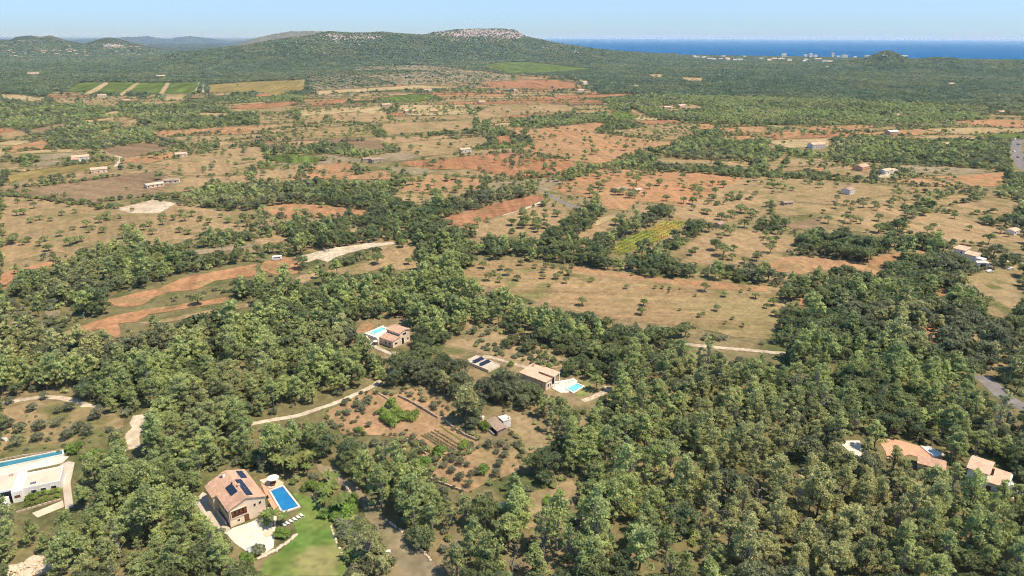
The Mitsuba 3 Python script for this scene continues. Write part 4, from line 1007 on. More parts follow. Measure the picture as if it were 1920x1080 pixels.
# --- modern white house with lap pool, left edge
f5 = lambda x, y, z=0.0: at(x / 7.2, 820 + y / 7.2, z)
slab([(-30, 882), (0, 877), (118, 854), (129, 856), (117, 868), (60, 880), (28, 888), (-30, 900)], -0.3, 0.14, 'pool_deck', 'white_floor', 'white deck along the long lap pool at the left edge', 'deck', 'structure')
slab([(112, 872), (128, 864), (140, 867), (132, 905), (138, 950), (122, 955), (118, 915)], -0.3, 0.10, 'terrace', 'concrete', 'pale ramp on the right side of the white modern house', 'terrace', 'structure')
slab([(60, 962), (118, 938), (120, 950), (70, 970)], -0.3, 0.10, 'terrace', 'render_tan', 'pale paved strip below the planted border of the white modern house', 'terrace', 'structure')
pool('long narrow teal lap pool behind the white modern house at the left edge', [at(-45, 878), at(116.5, 846.5), at(117.5, 853.2), at(-45, 888)], 0.32, 'water_teal', 0.5)
m5 = Frame('modern_house', 'white modern house with flat gravel roof below the lap pool, left edge', 'house', f5(840, 720), f5(380, 820)[:2] - f5(840, 720)[:2])
ML = local(m5, f5(330, 835))[0]
MD = 9.0
m5.part('wall', box(0, ML, 0, MD, -0.4, 3.4), 'white_paint')
m5.part('roof', box(0.3, ML - 0.3, 0.3, MD - 0.3, 3.403, 3.47), 'gravel_roof')
m5.part('parapet', [box(0, ML, -0.003, 0.3, 3.403, 3.75), box(0, ML, MD - 0.3, MD + 0.003, 3.403, 3.75), box(-0.003, 0.3, 0.3, MD - 0.3, 3.403, 3.75), box(ML - 0.3, ML + 0.003, 0.3, MD - 0.3, 3.403, 3.75)], 'white_paint')
sk = m5.part('skylight', box(ML - 3.6, ML - 1.8, 1.2, 2.6, 3.474, 3.8), 'white_paint')
for i in range(3):
    m5.part(f'{sk}__pane', box(ML - 3.5 + i * 0.56, ML - 3.04 + i * 0.56, 1.3, 2.5, 3.803, 3.83), 'pane')
m5.part('wing', box(ML + 0.003, ML + 2.6, -1.2, MD + 1.0, -0.4, 3.9), 'white_paint', 'tall white entrance block')
m5.part('wing', box(ML + 2.603, ML + 12.0, 1.5, MD + 2.5, -0.4, 3.5), 'white_paint', 'left wing under a tan gravel roof')
m5.part('wing_roof', box(ML + 2.8, ML + 11.8, 1.8, MD + 2.2, 3.503, 3.56), 'gravel_roof')
m5.part('glazing', box(ML + 2.9, ML + 6.5, 1.44, 1.5, 0.1, 2.9), 'pane')
m5.part('white_cube', box(ML + 3.4, ML + 12.0, -5.5, -1.0, -0.4, 2.8), 'white_paint', 'low white block at the front left')
m5.part('window', box(ML + 0.5, ML + 2.0, -1.24, -1.2, 1.6, 2.5), 'wood_brown')
for a in (1.2, 4.0, 6.5):
    window(m5, 'v', a, a + 1.4, 0.8, 2.4, 0.0, -1, frame='white_paint')
dry_wall([(30, 962), (60, 953), (90, 944), (116, 937)], 0.5, 'low wall of the planted border below the white modern house')
fb = Frame('rooftop_sculpture', 'small round rooftop object on the left wing of the modern house', 'ornament', f5(150, 510, 3.6) , (1, 0))
fb.part('ring', trimesh.creation.torus(0.55, 0.09, major_sections=16, minor_sections=6), 'wood_brown')
bx = Frame('white_box', 'small white storage box under the olives at the left edge', 'box', at(8, 824), (0.9, -0.3))
bx.part('body', box(0, 1.8, 0, 1.0, 0, 0.9), 'white_paint')
bx.part('lid', box(-0.06, 1.86, -0.06, 1.06, 0.903, 1.0), 'white_paint')
cb = at(352, 975)

# --- white villa with terracotta terrace, right
f4 = lambda x, y, z=0.0: at(1540 + x / 5.053, 790 + y / 5.053, z)
v4 = Frame('white_villa', 'white villa with tan tiled roofs among pines at the lower right', 'villa', f4(1540, 645), f4(1390, 592)[:2] - f4(1540, 645)[:2])
VL = local(v4, f4(1390, 592))[0]
# u runs to the left along the shaded wall; v points away from the camera's left
v4.part('wall', box(0, VL + 1.0, 0.0, 8.5, -0.5, 5.6), 'white_paint')
v4.part('roof', [prism([(-0.5, 5.55), (4.25, 6.7), (4.25, 6.95), (-0.5, 5.8)], -0.5, VL + 1.5), prism([(4.253, 6.7), (9.0, 5.55), (9.0, 5.8), (4.253, 6.95)], -0.5, VL + 1.5)], 'roof_pale')
v4.part('gable', prism([(0, 5.603), (8.5, 5.603), (4.25, 6.66)], 0.0, VL + 1.0), 'white_paint')
v4.part('side_wing', box(-5.0, -0.003, -0.6, 6.5, -0.5, 3.6), 'white_paint', 'lower white wing')
v4.part('side_roof', prism([(-1.2, 3.55), (6.9, 4.9), (6.9, 5.1), (-1.2, 3.75)], -5.5, -0.01), 'roof_pale', 'tan tiled roof of the lower wing')
v4.part('end_wall', box(-5.9, -5.503, -0.8, 7.2, -0.4, 4.6), 'white_paint', 'sunlit white end wall')
v4.part('chimney', box(-1.2, -0.5, 2.6, 3.3, 4.2, 6.6), 'wood_brown')
door(v4, 'v', -1.6, -0.4, 2.2, -0.6, -1)
slab([(1646, 824), (1672, 822), (1700, 829), (1729, 838), (1745, 848), (1768, 860), (1764, 868), (1740, 862), (1705, 852), (1684, 858), (1666, 866), (1660, 846)], -0.3, 0.12, 'terrace', 'terracotta', 'wide terracotta terrace among pines left of the white villa', 'terrace', 'structure')
slab([(1575, 828), (1588, 826), (1612, 826), (1616, 845), (1614, 862), (1598, 850), (1582, 838)], -0.3, 0.12, 'terrace', 'white_floor', 'bright white paved terrace among pines, lower right', 'terrace', 'structure')
slab([(1885, 905), (1896, 898), (1905, 908), (1915, 925), (1900, 935), (1886, 922)], -0.3, 0.08, 'terrace', 'white_floor', 'pale paving beside the sunlit end wall of the white villa', 'terrace', 'structure')
pool('pool with pale blue cover beside the terracotta terrace', [at(1729, 839), at(1745, 840.5), at(1767, 853), at(1751, 857)], 0.32, 'water_cover', 0.4)
g4 = Frame('pool_house', 'small pool house with terracotta tiled roof below the covered pool', 'pool house', at(1768, 893), at(1733, 884)[:2] - at(1768, 893)[:2])
gable(g4, 7.5, 5.5, 2.6, 3.7, 'render_tan', 'roof_tile')
window(g4, 'v', 2.0, 3.2, 0.9, 2.0, 0.0, -1)
door(g4, 'v', 4.6, 5.6, 2.1, 0.0, -1)
slab([(1812, 908), (1830, 912), (1856, 922), (1880, 930), (1878, 934), (1850, 927), (1810, 913)], -0.3, 0.1, 'garden_path', 'white_floor', 'pale path along the shaded wall of the white villa', 'path', 'structure')

# --- white farmhouse at the right, mid distance
w6 = Frame('white_farmhouse', 'white farmhouse with pale sloping roofs above dark oaks at the right edge', 'house', at(1806, 486), at(1790, 482)[:2] - at(1806, 486)[:2])
w6.part('wall', box(0, 7.0, 0, 6.0, -0.5, 5.6), 'white_paint')
w6.part('roof', prism([(-0.5, 5.603), (6.5, 6.8), (6.5, 7.05), (-0.5, 5.85)], -0.5, 7.5), 'roof_pale')
w6.part('wing', box(-7.0, -0.003, 0.5, 6.0, -0.5, 3.6), 'white_paint')
w6.part('wing_roof', prism([(0.0, 3.603), (6.5, 4.6), (6.5, 4.8), (0.0, 3.85)], -7.4, -0.01), 'roof_pale')
w6.part('porch', box(-11.5, -7.42, 0.0, 5.0, -0.5, 2.8), 'white_paint')
window(w6, 'v', 1.5, 2.6, 3.4, 4.6, 0.0, -1, frame='white_paint')
window(w6, 'v', 4.2, 5.3, 1.0, 2.4, 0.0, -1, frame='white_paint')
for nm, lab, (x, y), size, m in (('storage_box', 'flat white roofed garage right of the white farmhouse', (1838, 498), (6.5, 4.0, 3.0), 'white_paint'),):
    g = Frame('garage', lab, 'garage', at(x, y), (0.95, -0.25))
    g.part('wall', box(-3, 3.5, 0, 4.0, -0.3, 2.6), m)
    g.part('roof', hull([(a, b, z) for a, z in ((-3.3, 2.603), (3.8, 2.603), (-3.3, 2.8), (3.8, 2.8), (0.2, 3.3)) for b in (-0.3, 4.3)]), 'white_floor')
    g.part('door', box(-1.5, 1.5, 4.0, 4.05, 0, 2.2), 'wood_brown')


def vehicle(o, u, label, m, L=4.2, W=1.75, Hh=1.45, van=False, name='parked_car'):
    f = Frame(name, label, 'car' if not van else 'camper van', o, u)
    prof = [(0, 0.35), (0.1, 0.85), (0.9, 1.0), (1.6, Hh), (3.2, Hh), (3.9, 0.95), (4.2, 0.85), (4.2, 0.35)] if not van else [(0, 0.4), (0, 1.2), (0.5, 2.6), (L, 2.7), (L, 0.4)]
    k = L / 4.2 if not van else 1
    f.part('body', prism([(a * k, z) for a, z in prof], 0, W, 'v'), m)
    if van:
        f.part('window', box(1.2, L - 1.0, -0.02, 0.0, 1.5, 2.1), 'pane')
        f.part('window', box(1.2, L - 1.0, W, W + 0.02, 1.5, 2.1), 'pane')
    else:
        f.part('window', prism([(1.2 * k, 1.02), (1.65 * k, Hh - 0.08), (3.15 * k, Hh - 0.08), (3.55 * k, 1.02)], -0.015, W + 0.015, 'v'), 'pane')
    for a in (0.75 * k, L - 0.9 * k):
        for b in (-0.02, W - 0.16):
            f.part('wheel', trimesh.creation.cylinder(0.33, 0.18, sections=12, transform=trimesh.transformations.translation_matrix((a, b + 0.09, 0.33)) @ trimesh.transformations.rotation_matrix(math.pi / 2, (1, 0, 0))), 'dark_opening')


vehicle(at(1848, 510), (0.9, 0.2), 'white car parked below the garage of the white farmhouse', 'white_paint')
vehicle(at(1886, 505), (0.95, 0.1), 'white car parked under trees at the right edge below the pale track', 'white_paint')
vehicle(at(1826, 505), (0.9, -0.3), 'dark blue car beside the white farmhouse', 'car_blue')
vehicle(at(510, 487), (0.97, 0.25), 'white camper van at the edge of the orange clearing, left of centre', 'white_paint', L=6.2, W=2.2, van=True, name='camper_van')
vehicle(at(350, 978), (0.9, 0.4), 'dark blue car half hidden under pines left of the stone house', 'car_blue')
for k, (x, y, m, lab) in enumerate([(1903, 262, 'white_paint', 'white car, topmost on the main road at the right edge'), (1908, 271, 'car_blue', 'dark car, second from top on the main road at the right edge'), (1901, 285, 'white_paint', 'white car, third from top on the main road'), (1909, 296, 'red_rust', 'red car, lowest on the main road at the right edge')]):
    vehicle(at(x, y), (0.15, 1.0) if k != 1 else (0.1, -1), lab, m, name='moving_car')


def far_house(x, y, w, d, h, wall, roof, label, flat=False, name='farmhouse', windows=True, rot=None, group=None, zg=0.0):
    p = at(x, y)
    if zg:
        p = p + 0
    th = (x * 0.37 + y * 0.61) % 0.6 + 0.25 if rot is None else rot
    f = Frame(name, label, 'house', (p[0] - w / 2, p[1], zg), (math.cos(th), math.sin(th)), group)
    if flat:
        f.part('wall', box(0, w, -d, 0, -0.5, h), wall)
        f.part('roof', box(-0.15, w + 0.15, -d - 0.15, 0.15, h + 0.003, h + 0.3), roof)
    else:
        gable(f, w, d, h, h + d * 0.17, wall, roof, v0=-d)
    if windows:
        for k in range(max(1, int(w / 4))):
            a = 1.0 + k * w / max(1, int(w / 4))
            f.part('window', box(a, a + 1.2, -0.02, 0.06, 1.0, 2.3), 'pane')
    return f


FAR = [(150, 303, 17, 9, 4.5, 'white_far', 'roof_pale', 'white farmhouse with pale roof'), (141, 305, 8, 7, 3.4, 'white_paint', 'roof_tile', 'small white outbuilding'), (340, 296, 13, 8, 4, 'render_tan', 'roof_pale', 'white farmhouse under trees'),
       (185, 326, 15, 9, 4, 'render_tan', 'roof_pale', 'tan farmhouse behind a hedge'), (292, 354, 16, 7, 3.0, 'render_tan', 'concrete', 'long grey roofed shed'), (320, 345, 14, 8, 3.0, 'stone_wall', 'roof_old', 'stone ruin with grey roof'),
       (62, 143, 34, 18, 9, 'white_far', 'roof_tile', 'pinkish white manor'), (250, 150, 22, 10, 6, 'white_far', 'roof_pale', 'white farmhouse above the vineyard'), (302, 147, 26, 12, 8, 'white_far', 'roof_pale', 'large white farmhouse above the vineyard'),
       (235, 192, 16, 10, 4, 'tan_far', 'roof_tile', 'brown farmhouse'), (190, 182, 18, 9, 4, 'white_far', 'roof_pale', 'pale farmhouse below the vineyard'), (710, 306, 14, 8, 3.5, 'rough_stone', 'roof_old', 'ruined stone barn'), (690, 303, 10, 7, 2.6, 'rough_stone', 'roof_old', 'low ruined barn'),
       (725, 200, 18, 9, 4, 'tan_far', 'roof_pale', 'tan farmhouse'), (770, 213, 20, 10, 4.5, 'tan_far', 'roof_pale', 'tan farmhouse beside an orchard'), (815, 212, 16, 9, 4, 'tan_far', 'roof_tile', 'small tan farmhouse'), (875, 287, 14, 8, 4, 'white_far', 'roof_pale', 'pale farmhouse in a hedge'),
       (905, 195, 16, 9, 4.5, 'tan_far', 'roof_pale', 'tan farmhouse by the lane'), (803, 172, 18, 9, 5, 'white_far', 'roof_pale', 'pale farmhouse by the green field'), (1100, 158, 20, 10, 7, 'white_far', 'roof_pale', 'white house in the woods'), (1120, 161, 14, 9, 6, 'white_far', 'roof_tile', 'white house with red roof'),
       (1152, 159, 16, 9, 6, 'white_far', 'roof_pale', 'white house among trees'), (1197, 166, 18, 10, 6, 'white_far', 'roof_pale', 'white house at the wood edge'), (1090, 172, 16, 9, 5, 'white_far', 'roof_pale', 'white cottage'), (964, 172, 14, 8, 5, 'white_far', 'roof_pale', 'white cottage beside the red field'),
       (1285, 204, 22, 11, 6, 'tan_far', 'roof_pale', 'large tan house in the forest'), (1253, 206, 14, 9, 5, 'tan_far', 'roof_pale', 'tan house in the forest'), (1538, 279, 20, 11, 5, 'white_far', 'roof_pale', 'long white house with tan roof'), (1680, 254, 18, 10, 5, 'tan_far', 'white_far', 'white house with grey roof'),
       (1632, 322, 18, 11, 4.5, 'terracotta', 'roof_tile', 'brick red house'), (1672, 328, 15, 8, 4, 'white_far', 'roof_pale', 'white walled house'), (1780, 276, 13, 9, 4, 'render_tan', 'roof_pale', 'tan house'), (1605, 366, 12, 8, 4.2, 'white_far', 'roof_old', 'white house with shaded porch'),
       (1170, 362, 15, 8, 2.6, 'rough_stone', 'roof_old', 'long low stone barn'), (1201, 362, 7, 6, 2.6, 'render_tan', 'roof_pale', 'small tan shed'), (1357, 428, 6.5, 5, 2.8, 'rough_stone', 'roof_old', 'small stone hut'), (1690, 222, 20, 10, 5, 'white_far', 'roof_pale', 'pale house in the forest'),
       (1788, 162, 24, 12, 8, 'white_far', 'roof_pale', 'white house on a wooded slope'), (1718, 147, 18, 12, 7, 'tan_far', 'roof_tile', 'red roofed house on a wooded slope'), (1558, 130, 40, 20, 10, 'tan_far', 'roof_tile', 'tan hotel in the forest'), (1886, 215, 20, 10, 5, 'tan_far', 'roof_pale', 'tan house at the right edge'),
       (1480, 386, 9, 5, 2.6, 'rough_stone', 'roof_old', 'small stone shelter'), (668, 366, 8, 5, 2.8, 'white_far', 'roof_pale', 'small white shed'), (1914, 442, 10, 6, 3.0, 'white_paint', 'roof_pale', 'white shed at the right edge'), (740, 403, 8, 6, 2.4, 'terracotta', 'roof_tile', 'low pinkish shed'), (35, 432 - 60, 6, 4, 2.4, 'rough_stone', 'roof_old', 'tiny field hut')]
for x, y, w, d, h, wall, roof, lb in FAR[:-1]:
    far_house(x, y, w, d, h, wall, roof, f'{lb}, {where(x, y)}')

# village on the hillside at the far left
vr = np.random.default_rng(11)
for k in range(46):
    x, y = (vr.uniform(10, 110), vr.uniform(95, 107)) if k < 18 else (vr.uniform(110, 300), vr.uniform(88, 106))
    d = ray(x, y)
    d = d / np.hypot(d[0], d[1])
    for s in np.arange(3600, 6500, 15.0):
        if LEFT.height(d[0] * s, d[1] * s) > H + d[2] * s:
            break
    else:
        continue
    px_, py_ = d[0] * s, d[1] * s
    w = vr.uniform(14, 26)
    f = Frame('village_house', f'tiny {("white", "cream", "tan")[k % 3]} village house on the left hillside, {where(x, y, 1)}', 'house', (px_, py_, float(LEFT.height(px_, py_)) - 1), (1, vr.uniform(-0.4, 0.4)), 'houses of the hillside village')
    f.part('wall', box(0, w, -10, 0, -4, 7), ('white_far', 'render_tan', 'tan_far')[k % 3])
    f.part('roof', prism([(-10.4, 7.003), (0.4, 7.003), (-5, 9.5)], -0.4, w + 0.4), ('roof_pale', 'roof_tile')[k % 2])
    f.part('window', box(w * 0.3, w * 0.3 + 2.0, 0, 0.1, 2, 4), 'pane')
# coastal suburb and hotels
for k in range(30):
    x = vr.uniform(1290, 1460) if k < 20 else vr.uniform(1460, 1560)
    y = np.interp(x, [1180, 1250, 1460, 1560], [103, 106, 110, 112]) + vr.uniform(0, 8)
    p = at(x, y)
    w = vr.uniform(16, 34)
    zz = float(ground_z(p[0], p[1]))
    f = Frame('seaside_house', f'tiny pale seaside house, {where(x, y, 1)}', 'house', (p[0], p[1], zz), (1, vr.uniform(-0.3, 0.3)), 'houses of the seaside suburb')
    f.part('wall', box(0, w, -12, 0, -1, 12), ('white_far', 'tan_far')[k % 2])
    f.part('roof', prism([(-12.4, 12.003), (0.4, 12.003), (-6, 15)], -0.4, w + 0.4), ('white_far', 'roof_pale', 'white_far')[k % 3])
    f.part('window', box(w * 0.3, w * 0.3 + 2.5, 0, 0.1, 6, 9), 'pane')
HOTELS = [(1471, 108, 40, 24, 'broad white hotel block, leftmost on the coast'), (1511, 108.6, 26, 20, 'white hotel block beside a taller one on the coast'), (1521, 109, 24, 26, 'tall white hotel block, third on the coast'), (1530, 109, 26, 18, 'low white hotel, right of the tall block'),
          (1562, 109, 18, 30, 'slim white tower on the coast'), (1573, 109.5, 30, 14, 'low white hotel beside the slim tower'), (1586, 110, 50, 20, 'wide white hotel, left of the conical hill'), (1629, 110.5, 50, 20, 'long white hotel at the left foot of the conical hill'), (1697, 111.5, 52, 22, 'long white hotel right of the conical hill'), (1604, 110.2, 24, 14, 'small white hotel between two wide ones')]
for x, y, w, h, lb in HOTELS:
    p, h = at(x, y), h * 1.25
    f = Frame('hotel', lb, 'hotel', (p[0] - w / 2, p[1], -1.0), (1, 0.4), 'hotels on the coast')
    f.part('wall', box(0, w, -14, 0, 0, h), 'white_paint')
    f.part('roof', box(-0.5, w + 0.5, -14.5, 0.5, h + 0.01, h + 1), 'white_paint')
    for fl in range(int(h / 5)):
        f.part('window_band', box(1.5, w - 1.5, 0.0, 0.3, fl * 5 + 2, fl * 5 + 3.6), 'pane')


# ------------------------------------------------------------------ plants
def leaf_tris(rng, centers, radii, n, size, jit=0.6, low=-0.35, shell=(0.72, 1.08)):
    """n leaf-spray triangles over each clump (centre, radii): vertices (3k, 3)."""
    K = len(centers)
    d = rng.normal(size=(K, n, 3))
    d /= np.linalg.norm(d, axis=-1, keepdims=True)
    d[..., 2] = np.where(d[..., 2] < low, -d[..., 2] * rng.uniform(0.2, 1, d[..., 2].shape), d[..., 2])
    p = centers[:, None] + d * radii[:, None] * rng.uniform(*shell, (K, n, 1))
    nn = d + jit * rng.normal(size=d.shape)
    nn /= np.linalg.norm(nn, axis=-1, keepdims=True)
    a = np.cross(nn, rng.normal(size=nn.shape))
    a /= np.linalg.norm(a, axis=-1, keepdims=True) + 1e-9
    b = np.cross(nn, a)
    s = size * rng.uniform(0.6, 1.3, (K, n, 1))
    tri = np.stack([p + a * s * 0.62, p - a * s * 0.36 + b * s * 0.5, p - a * s * 0.36 - b * s * 0.5], axis=2)
    return tri.reshape(-1, 3)


def tri_mesh(v):
    v = np.asarray(v).reshape(-1, 3)
    return trimesh.Trimesh(v, np.arange(len(v)).reshape(-1, 3), process=False)


def clumps(rng, K, R, h0, h1, rmin, rmax, flat=0.75, shape='dome', lean=0.0):
    """Centres and radii of K clumps of a crown of radius R between heights h0 and h1."""
    t = (np.arange(K) + 0.5) / K
    ang = np.arange(K) * 2.399963 + rng.uniform(0, 6.28)
    if shape == 'dome':
        rr = np.sqrt(t)
        z = h0 + (h1 - h0) * np.sqrt(np.maximum(1 - (rr * 0.92) ** 2, 0.05))
    elif shape == 'pine':          # tiers of sprays, wider low down, with holes
        z01 = rng.uniform(0, 1, K) ** 0.8
        z = h0 + (h1 - h0) * z01
        rr = (0.35 + 0.65 * rng.uniform(0, 1, K) ** 0.5) * np.clip(1.12 - z01 ** 2.2, 0.1, 1)
    else:
        rr = rng.uniform(0, 1, K) ** 0.5
        z = rng.uniform(h0, h1, K)
    rr = rr * (1 + 0.2 * rng.normal(size=K))
    c = np.stack([rr * R * np.cos(ang) + lean * (z - h0), rr * R * np.sin(ang), z + rng.normal(0, 0.12 * (h1 - h0) + 0.05, K)], -1)
    r = rng.uniform(rmin, rmax, K)
    return c, np.stack([r, r, r * flat], -1)


GROUPS = {}


def shapegroup(name, parts):
    scene[f'kind_{name}'] = {'type': 'shapegroup', **{k: mikit.ply(m, b) for k, (m, b) in parts.items()}}
    GROUPS.setdefault(name.rsplit('_', 1)[0], []).append(f'kind_{name}')


def limbs(rng, h_fork, tops, r0, h_top):
    out = [tube([(0, 0, -0.3), (rng.normal(0, 0.1), rng.normal(0, 0.1), h_fork * 0.6), (rng.normal(0, 0.2), rng.normal(0, 0.2), h_fork), (rng.normal(0, 0.3), rng.normal(0, 0.3), h_top)], [r0, r0 * 0.8, r0 * 0.65, r0 * 0.2], 6)]
    for c in tops:
        z0 = rng.uniform(0.55, 0.95) * min(h_fork, c[2] * 0.9)
        out.append(tube([(0, 0, z0), (c[0] * 0.45, c[1] * 0.45, z0 + (c[2] - z0) * 0.4), tuple(c)], [r0 * 0.42, r0 * 0.3, r0 * 0.1], 4))
    return cat(out)


g = np.random.default_rng(21)
for i in range(7):      # Aleppo pines close by
    R = g.uniform(1.6, 2.5)
    h0, h1 = g.uniform(2.0, 3.4), g.uniform(6.4, 9.4)
    c, r = clumps(g, 50, R, h0, h1, 0.40, 0.85, 0.75, 'pine', g.normal(0, 0.08))
    shapegroup(f'pine_near_{i}', {'crown': (tri_mesh(leaf_tris(g, c, r, 56, 0.33, 0.95, -0.5, (0.3, 1.2))), 'leaf_pine'), 'trunk': (limbs(g, h0 + 0.8, c[::3], 0.19, h1 * 0.9), 'dead_wood' if i == 2 else 'bark')})
    c, r = c[::2], r[::2] * 1.3
    shapegroup(f'pine_mid_{i}', {'crown': (tri_mesh(leaf_tris(g, c, r, 32, 0.60, 0.85, -0.5, (0.35, 1.15))), 'leaf_pine'), 'trunk': (limbs(g, h0, c[:2], 0.2, h1 * 0.7), 'bark')})
for i in range(7):      # thin, half bare pines
    R, h0, h1 = g.uniform(1.3, 2.2), g.uniform(2.2, 3.8), g.uniform(6.4, 9.4)
    c, r = clumps(g, 34, R, h0, h1, 0.32, 0.66, 0.6, 'pine')
    shapegroup(f'pine_thin_{i}', {'crown': (tri_mesh(leaf_tris(g, c, r, 44, 0.30, 0.95, -0.6, (0.25, 1.3))), 'leaf_pine'), 'trunk': (limbs(g, h0 + 0.8, c, 0.17, h1 * 0.9), 'dead_wood')})
for i in range(4):      # oaks and carobs
    R, h1 = g.uniform(2.6, 3.4), g.uniform(4.6, 6.2)
    c, r = clumps(g, 34, R, 1.6, h1 - 0.8, 0.55, 1.15, 0.8, 'dome')
    shapegroup(f'oak_near_{i}', {'crown': (tri_mesh(leaf_tris(g, c, r, 66, 0.42, 0.55)), 'leaf_oak'), 'trunk': (limbs(g, 1.8, c[::4], 0.28, h1 * 0.6), 'bark')})
    c, r = c[::2], r[::2] * 1.3
    shapegroup(f'oak_mid_{i}', {'crown': (tri_mesh(leaf_tris(g, c, r, 34, 0.78, 0.5)), 'leaf_oak'), 'trunk': (limbs(g, 1.8, c[:2], 0.28, h1 * 0.5), 'bark')})
for i in range(4):      # almond and carob trees standing singly in the fields
    R, h1 = g.uniform(1.9, 2.6), g.uniform(3.9, 5.0)
    c, r = clumps(g, 13, R * 0.8, 1.9, h1 - 0.7, 0.65, 1.15, 0.85, 'dome')
    shapegroup(f'field_mid_{i}', {'crown': (tri_mesh(leaf_tris(g, c, r, 40, 0.68, 0.5)), 'leaf_field'), 'trunk': (limbs(g, 1.6, c[::4], 0.2, h1 * 0.6), 'bark')})
for i in range(3):      # olives
    R, h1 = g.uniform(1.6, 2.2), g.uniform(3.0, 4.0)
    c, r = clumps(g, 14, R * 0.85, 1.2, h1 - 0.5, 0.55, 0.9, 0.85, 'dome')
    shapegroup(f'olive_near_{i}', {'crown': (tri_mesh(leaf_tris(g, c, r, 60, 0.38, 0.7)), 'leaf_olive'), 'trunk': (limbs(g, 1.2, c[::3], 0.2, h1 * 0.6), 'bark')})
for i in range(4):      # shrubs: mastic, wild olive
    c, r = clumps(g, 8, 0.95, 0.3, 1.1, 0.45, 0.8, 0.8, 'dome')
    shapegroup(f'shrub_near_{i}', {'foliage': (tri_mesh(leaf_tris(g, c, r, 42, 0.38, 0.6, -0.1)), ('leaf_pine', 'leaf_olive', 'leaf_oak', 'leaf_olive')[i])})
    shapegroup(f'shrub_mid_{i}', {'foliage': (tri_mesh(leaf_tris(g, c[::2], r[::2] * 1.3, 18, 0.7, 0.6, -0.1)), ('leaf_pine', 'leaf_olive', 'leaf_oak', 'leaf_olive')[i])})
for i in range(2):      # leafy garden shrubs
    c, r = clumps(g, 9, 0.9, 0.3, 1.3, 0.4, 0.75, 0.85, 'dome')
    shapegroup(f'garden_near_{i}', {'foliage': (tri_mesh(leaf_tris(g, c, r, 50, 0.34, 0.6, -0.1)), 'leaf_garden')})
for i in range(5):      # trees of the plain, 600 m and more away
    c, r = clumps(g, 9, 2.1, 1.0, 3.9, 1.1, 1.8, 0.85, 'dome')
    shapegroup(f'wood_low_{i}', {'crown': (tri_mesh(leaf_tris(g, c, r, 15, 1.55, 0.4)), 'leaf_oak' if i < 3 else 'leaf_field')})
    c, r = clumps(g, 6, 1.6, 1.4, 3.4, 0.9, 1.4, 0.85, 'dome')
    shapegroup(f'field_low_{i}', {'crown': (tri_mesh(leaf_tris(g, c, r, 14, 1.2, 0.4)), 'leaf_field')})
    c, r = clumps(g, 9, 2.0, 2.0, 5.6, 1.1, 1.7, 0.8, 'pine')
    shapegroup(f'pine_low_{i}', {'crown': (tri_mesh(leaf_tris(g, c, r, 15, 1.5, 0.4)), 'leaf_pine')})


def dead_tree(rng, h):
    out = []

    def grow(p, d, L, r, lev):
        q = p + d * L
        m = (p + q) / 2 + rng.normal(0, 0.06 * L, 3)
        out.append(tube([p, m, q], [r, r * 0.8, r * 0.55], 5 if lev < 2 else 4))
        if lev < 3:
            for _ in range(4 if lev == 0 else 3):
                t = rng.uniform(0.35, 1.0)
                e = d * 0.45 + rng.normal(0, 0.6, 3)
                e[2] += 0.15
                grow(p + (q - p) * t, e / np.linalg.norm(e), L * rng.uniform(0.4, 0.62), r * 0.5, lev + 1)
    grow(np.array([0, 0, -0.3]), np.array([0.05, 0.03, 1.0]), h, 0.17, 0)
    return cat(out)


for i in range(3):
    shapegroup(f'dead_near_{i}', {'trunk': (dead_tree(g, g.uniform(4.5, 6)), 'dead_wood')})


def frond(rng, az, droop, L):
    """One palm frond: an arched keel with leaflets to both sides."""
    n = 7
    t = np.linspace(0, 1, n)
    x = L * np.sin(t * droop) / droop
    z = L * (np.cos(t * droop) - 1) / droop * -0.0 + L * 0.55 * t - L * 0.62 * droop * t ** 2
    tri = []
    for k in range(n - 1):
        for s in (-1, 1):
            w0, w1 = 0.32 * math.sin(math.pi * (0.12 + 0.85 * t[k])), 0.32 * math.sin(math.pi * (0.12 + 0.85 * t[k + 1]))
            a, b = (x[k], 0, z[k]), (x[k + 1], 0, z[k + 1])
            tri += [a, b, (x[k] + 0.12, s * w0, z[k] - 0.12), b, (x[k + 1] + 0.12, s * w1, z[k + 1] - 0.12), (x[k] + 0.12, s * w0, z[k] - 0.12)]
    v = np.array(tri)
    c, s_ = math.cos(az), math.sin(az)
    v = v @ np.array([[c, s_, 0], [-s_, c, 0], [0, 0, 1]])
    return v


for i in range(3):
    hp = (4.2, 3.2, 1.6)[i]
    parts = {'trunk': (tube([(0, 0, -0.2), (0.08, 0.02, hp * 0.5), (0.1, 0.05, hp)], [0.24, 0.19, 0.21], 7), 'bark')}
    nf = 15
    for k in range(nf):
        v = frond(g, k * 2.39996, (0.55, 1.0, 1.45)[k % 3] * g.uniform(0.85, 1.1), g.uniform(1.9, 2.5)) + np.array([0.1, 0.05, hp])
        parts['frond' if k == 0 else f'frond_{k:03d}'] = (tri_mesh(v), 'leaf_palm')
    shapegroup(f'palm_near_{i}', parts)

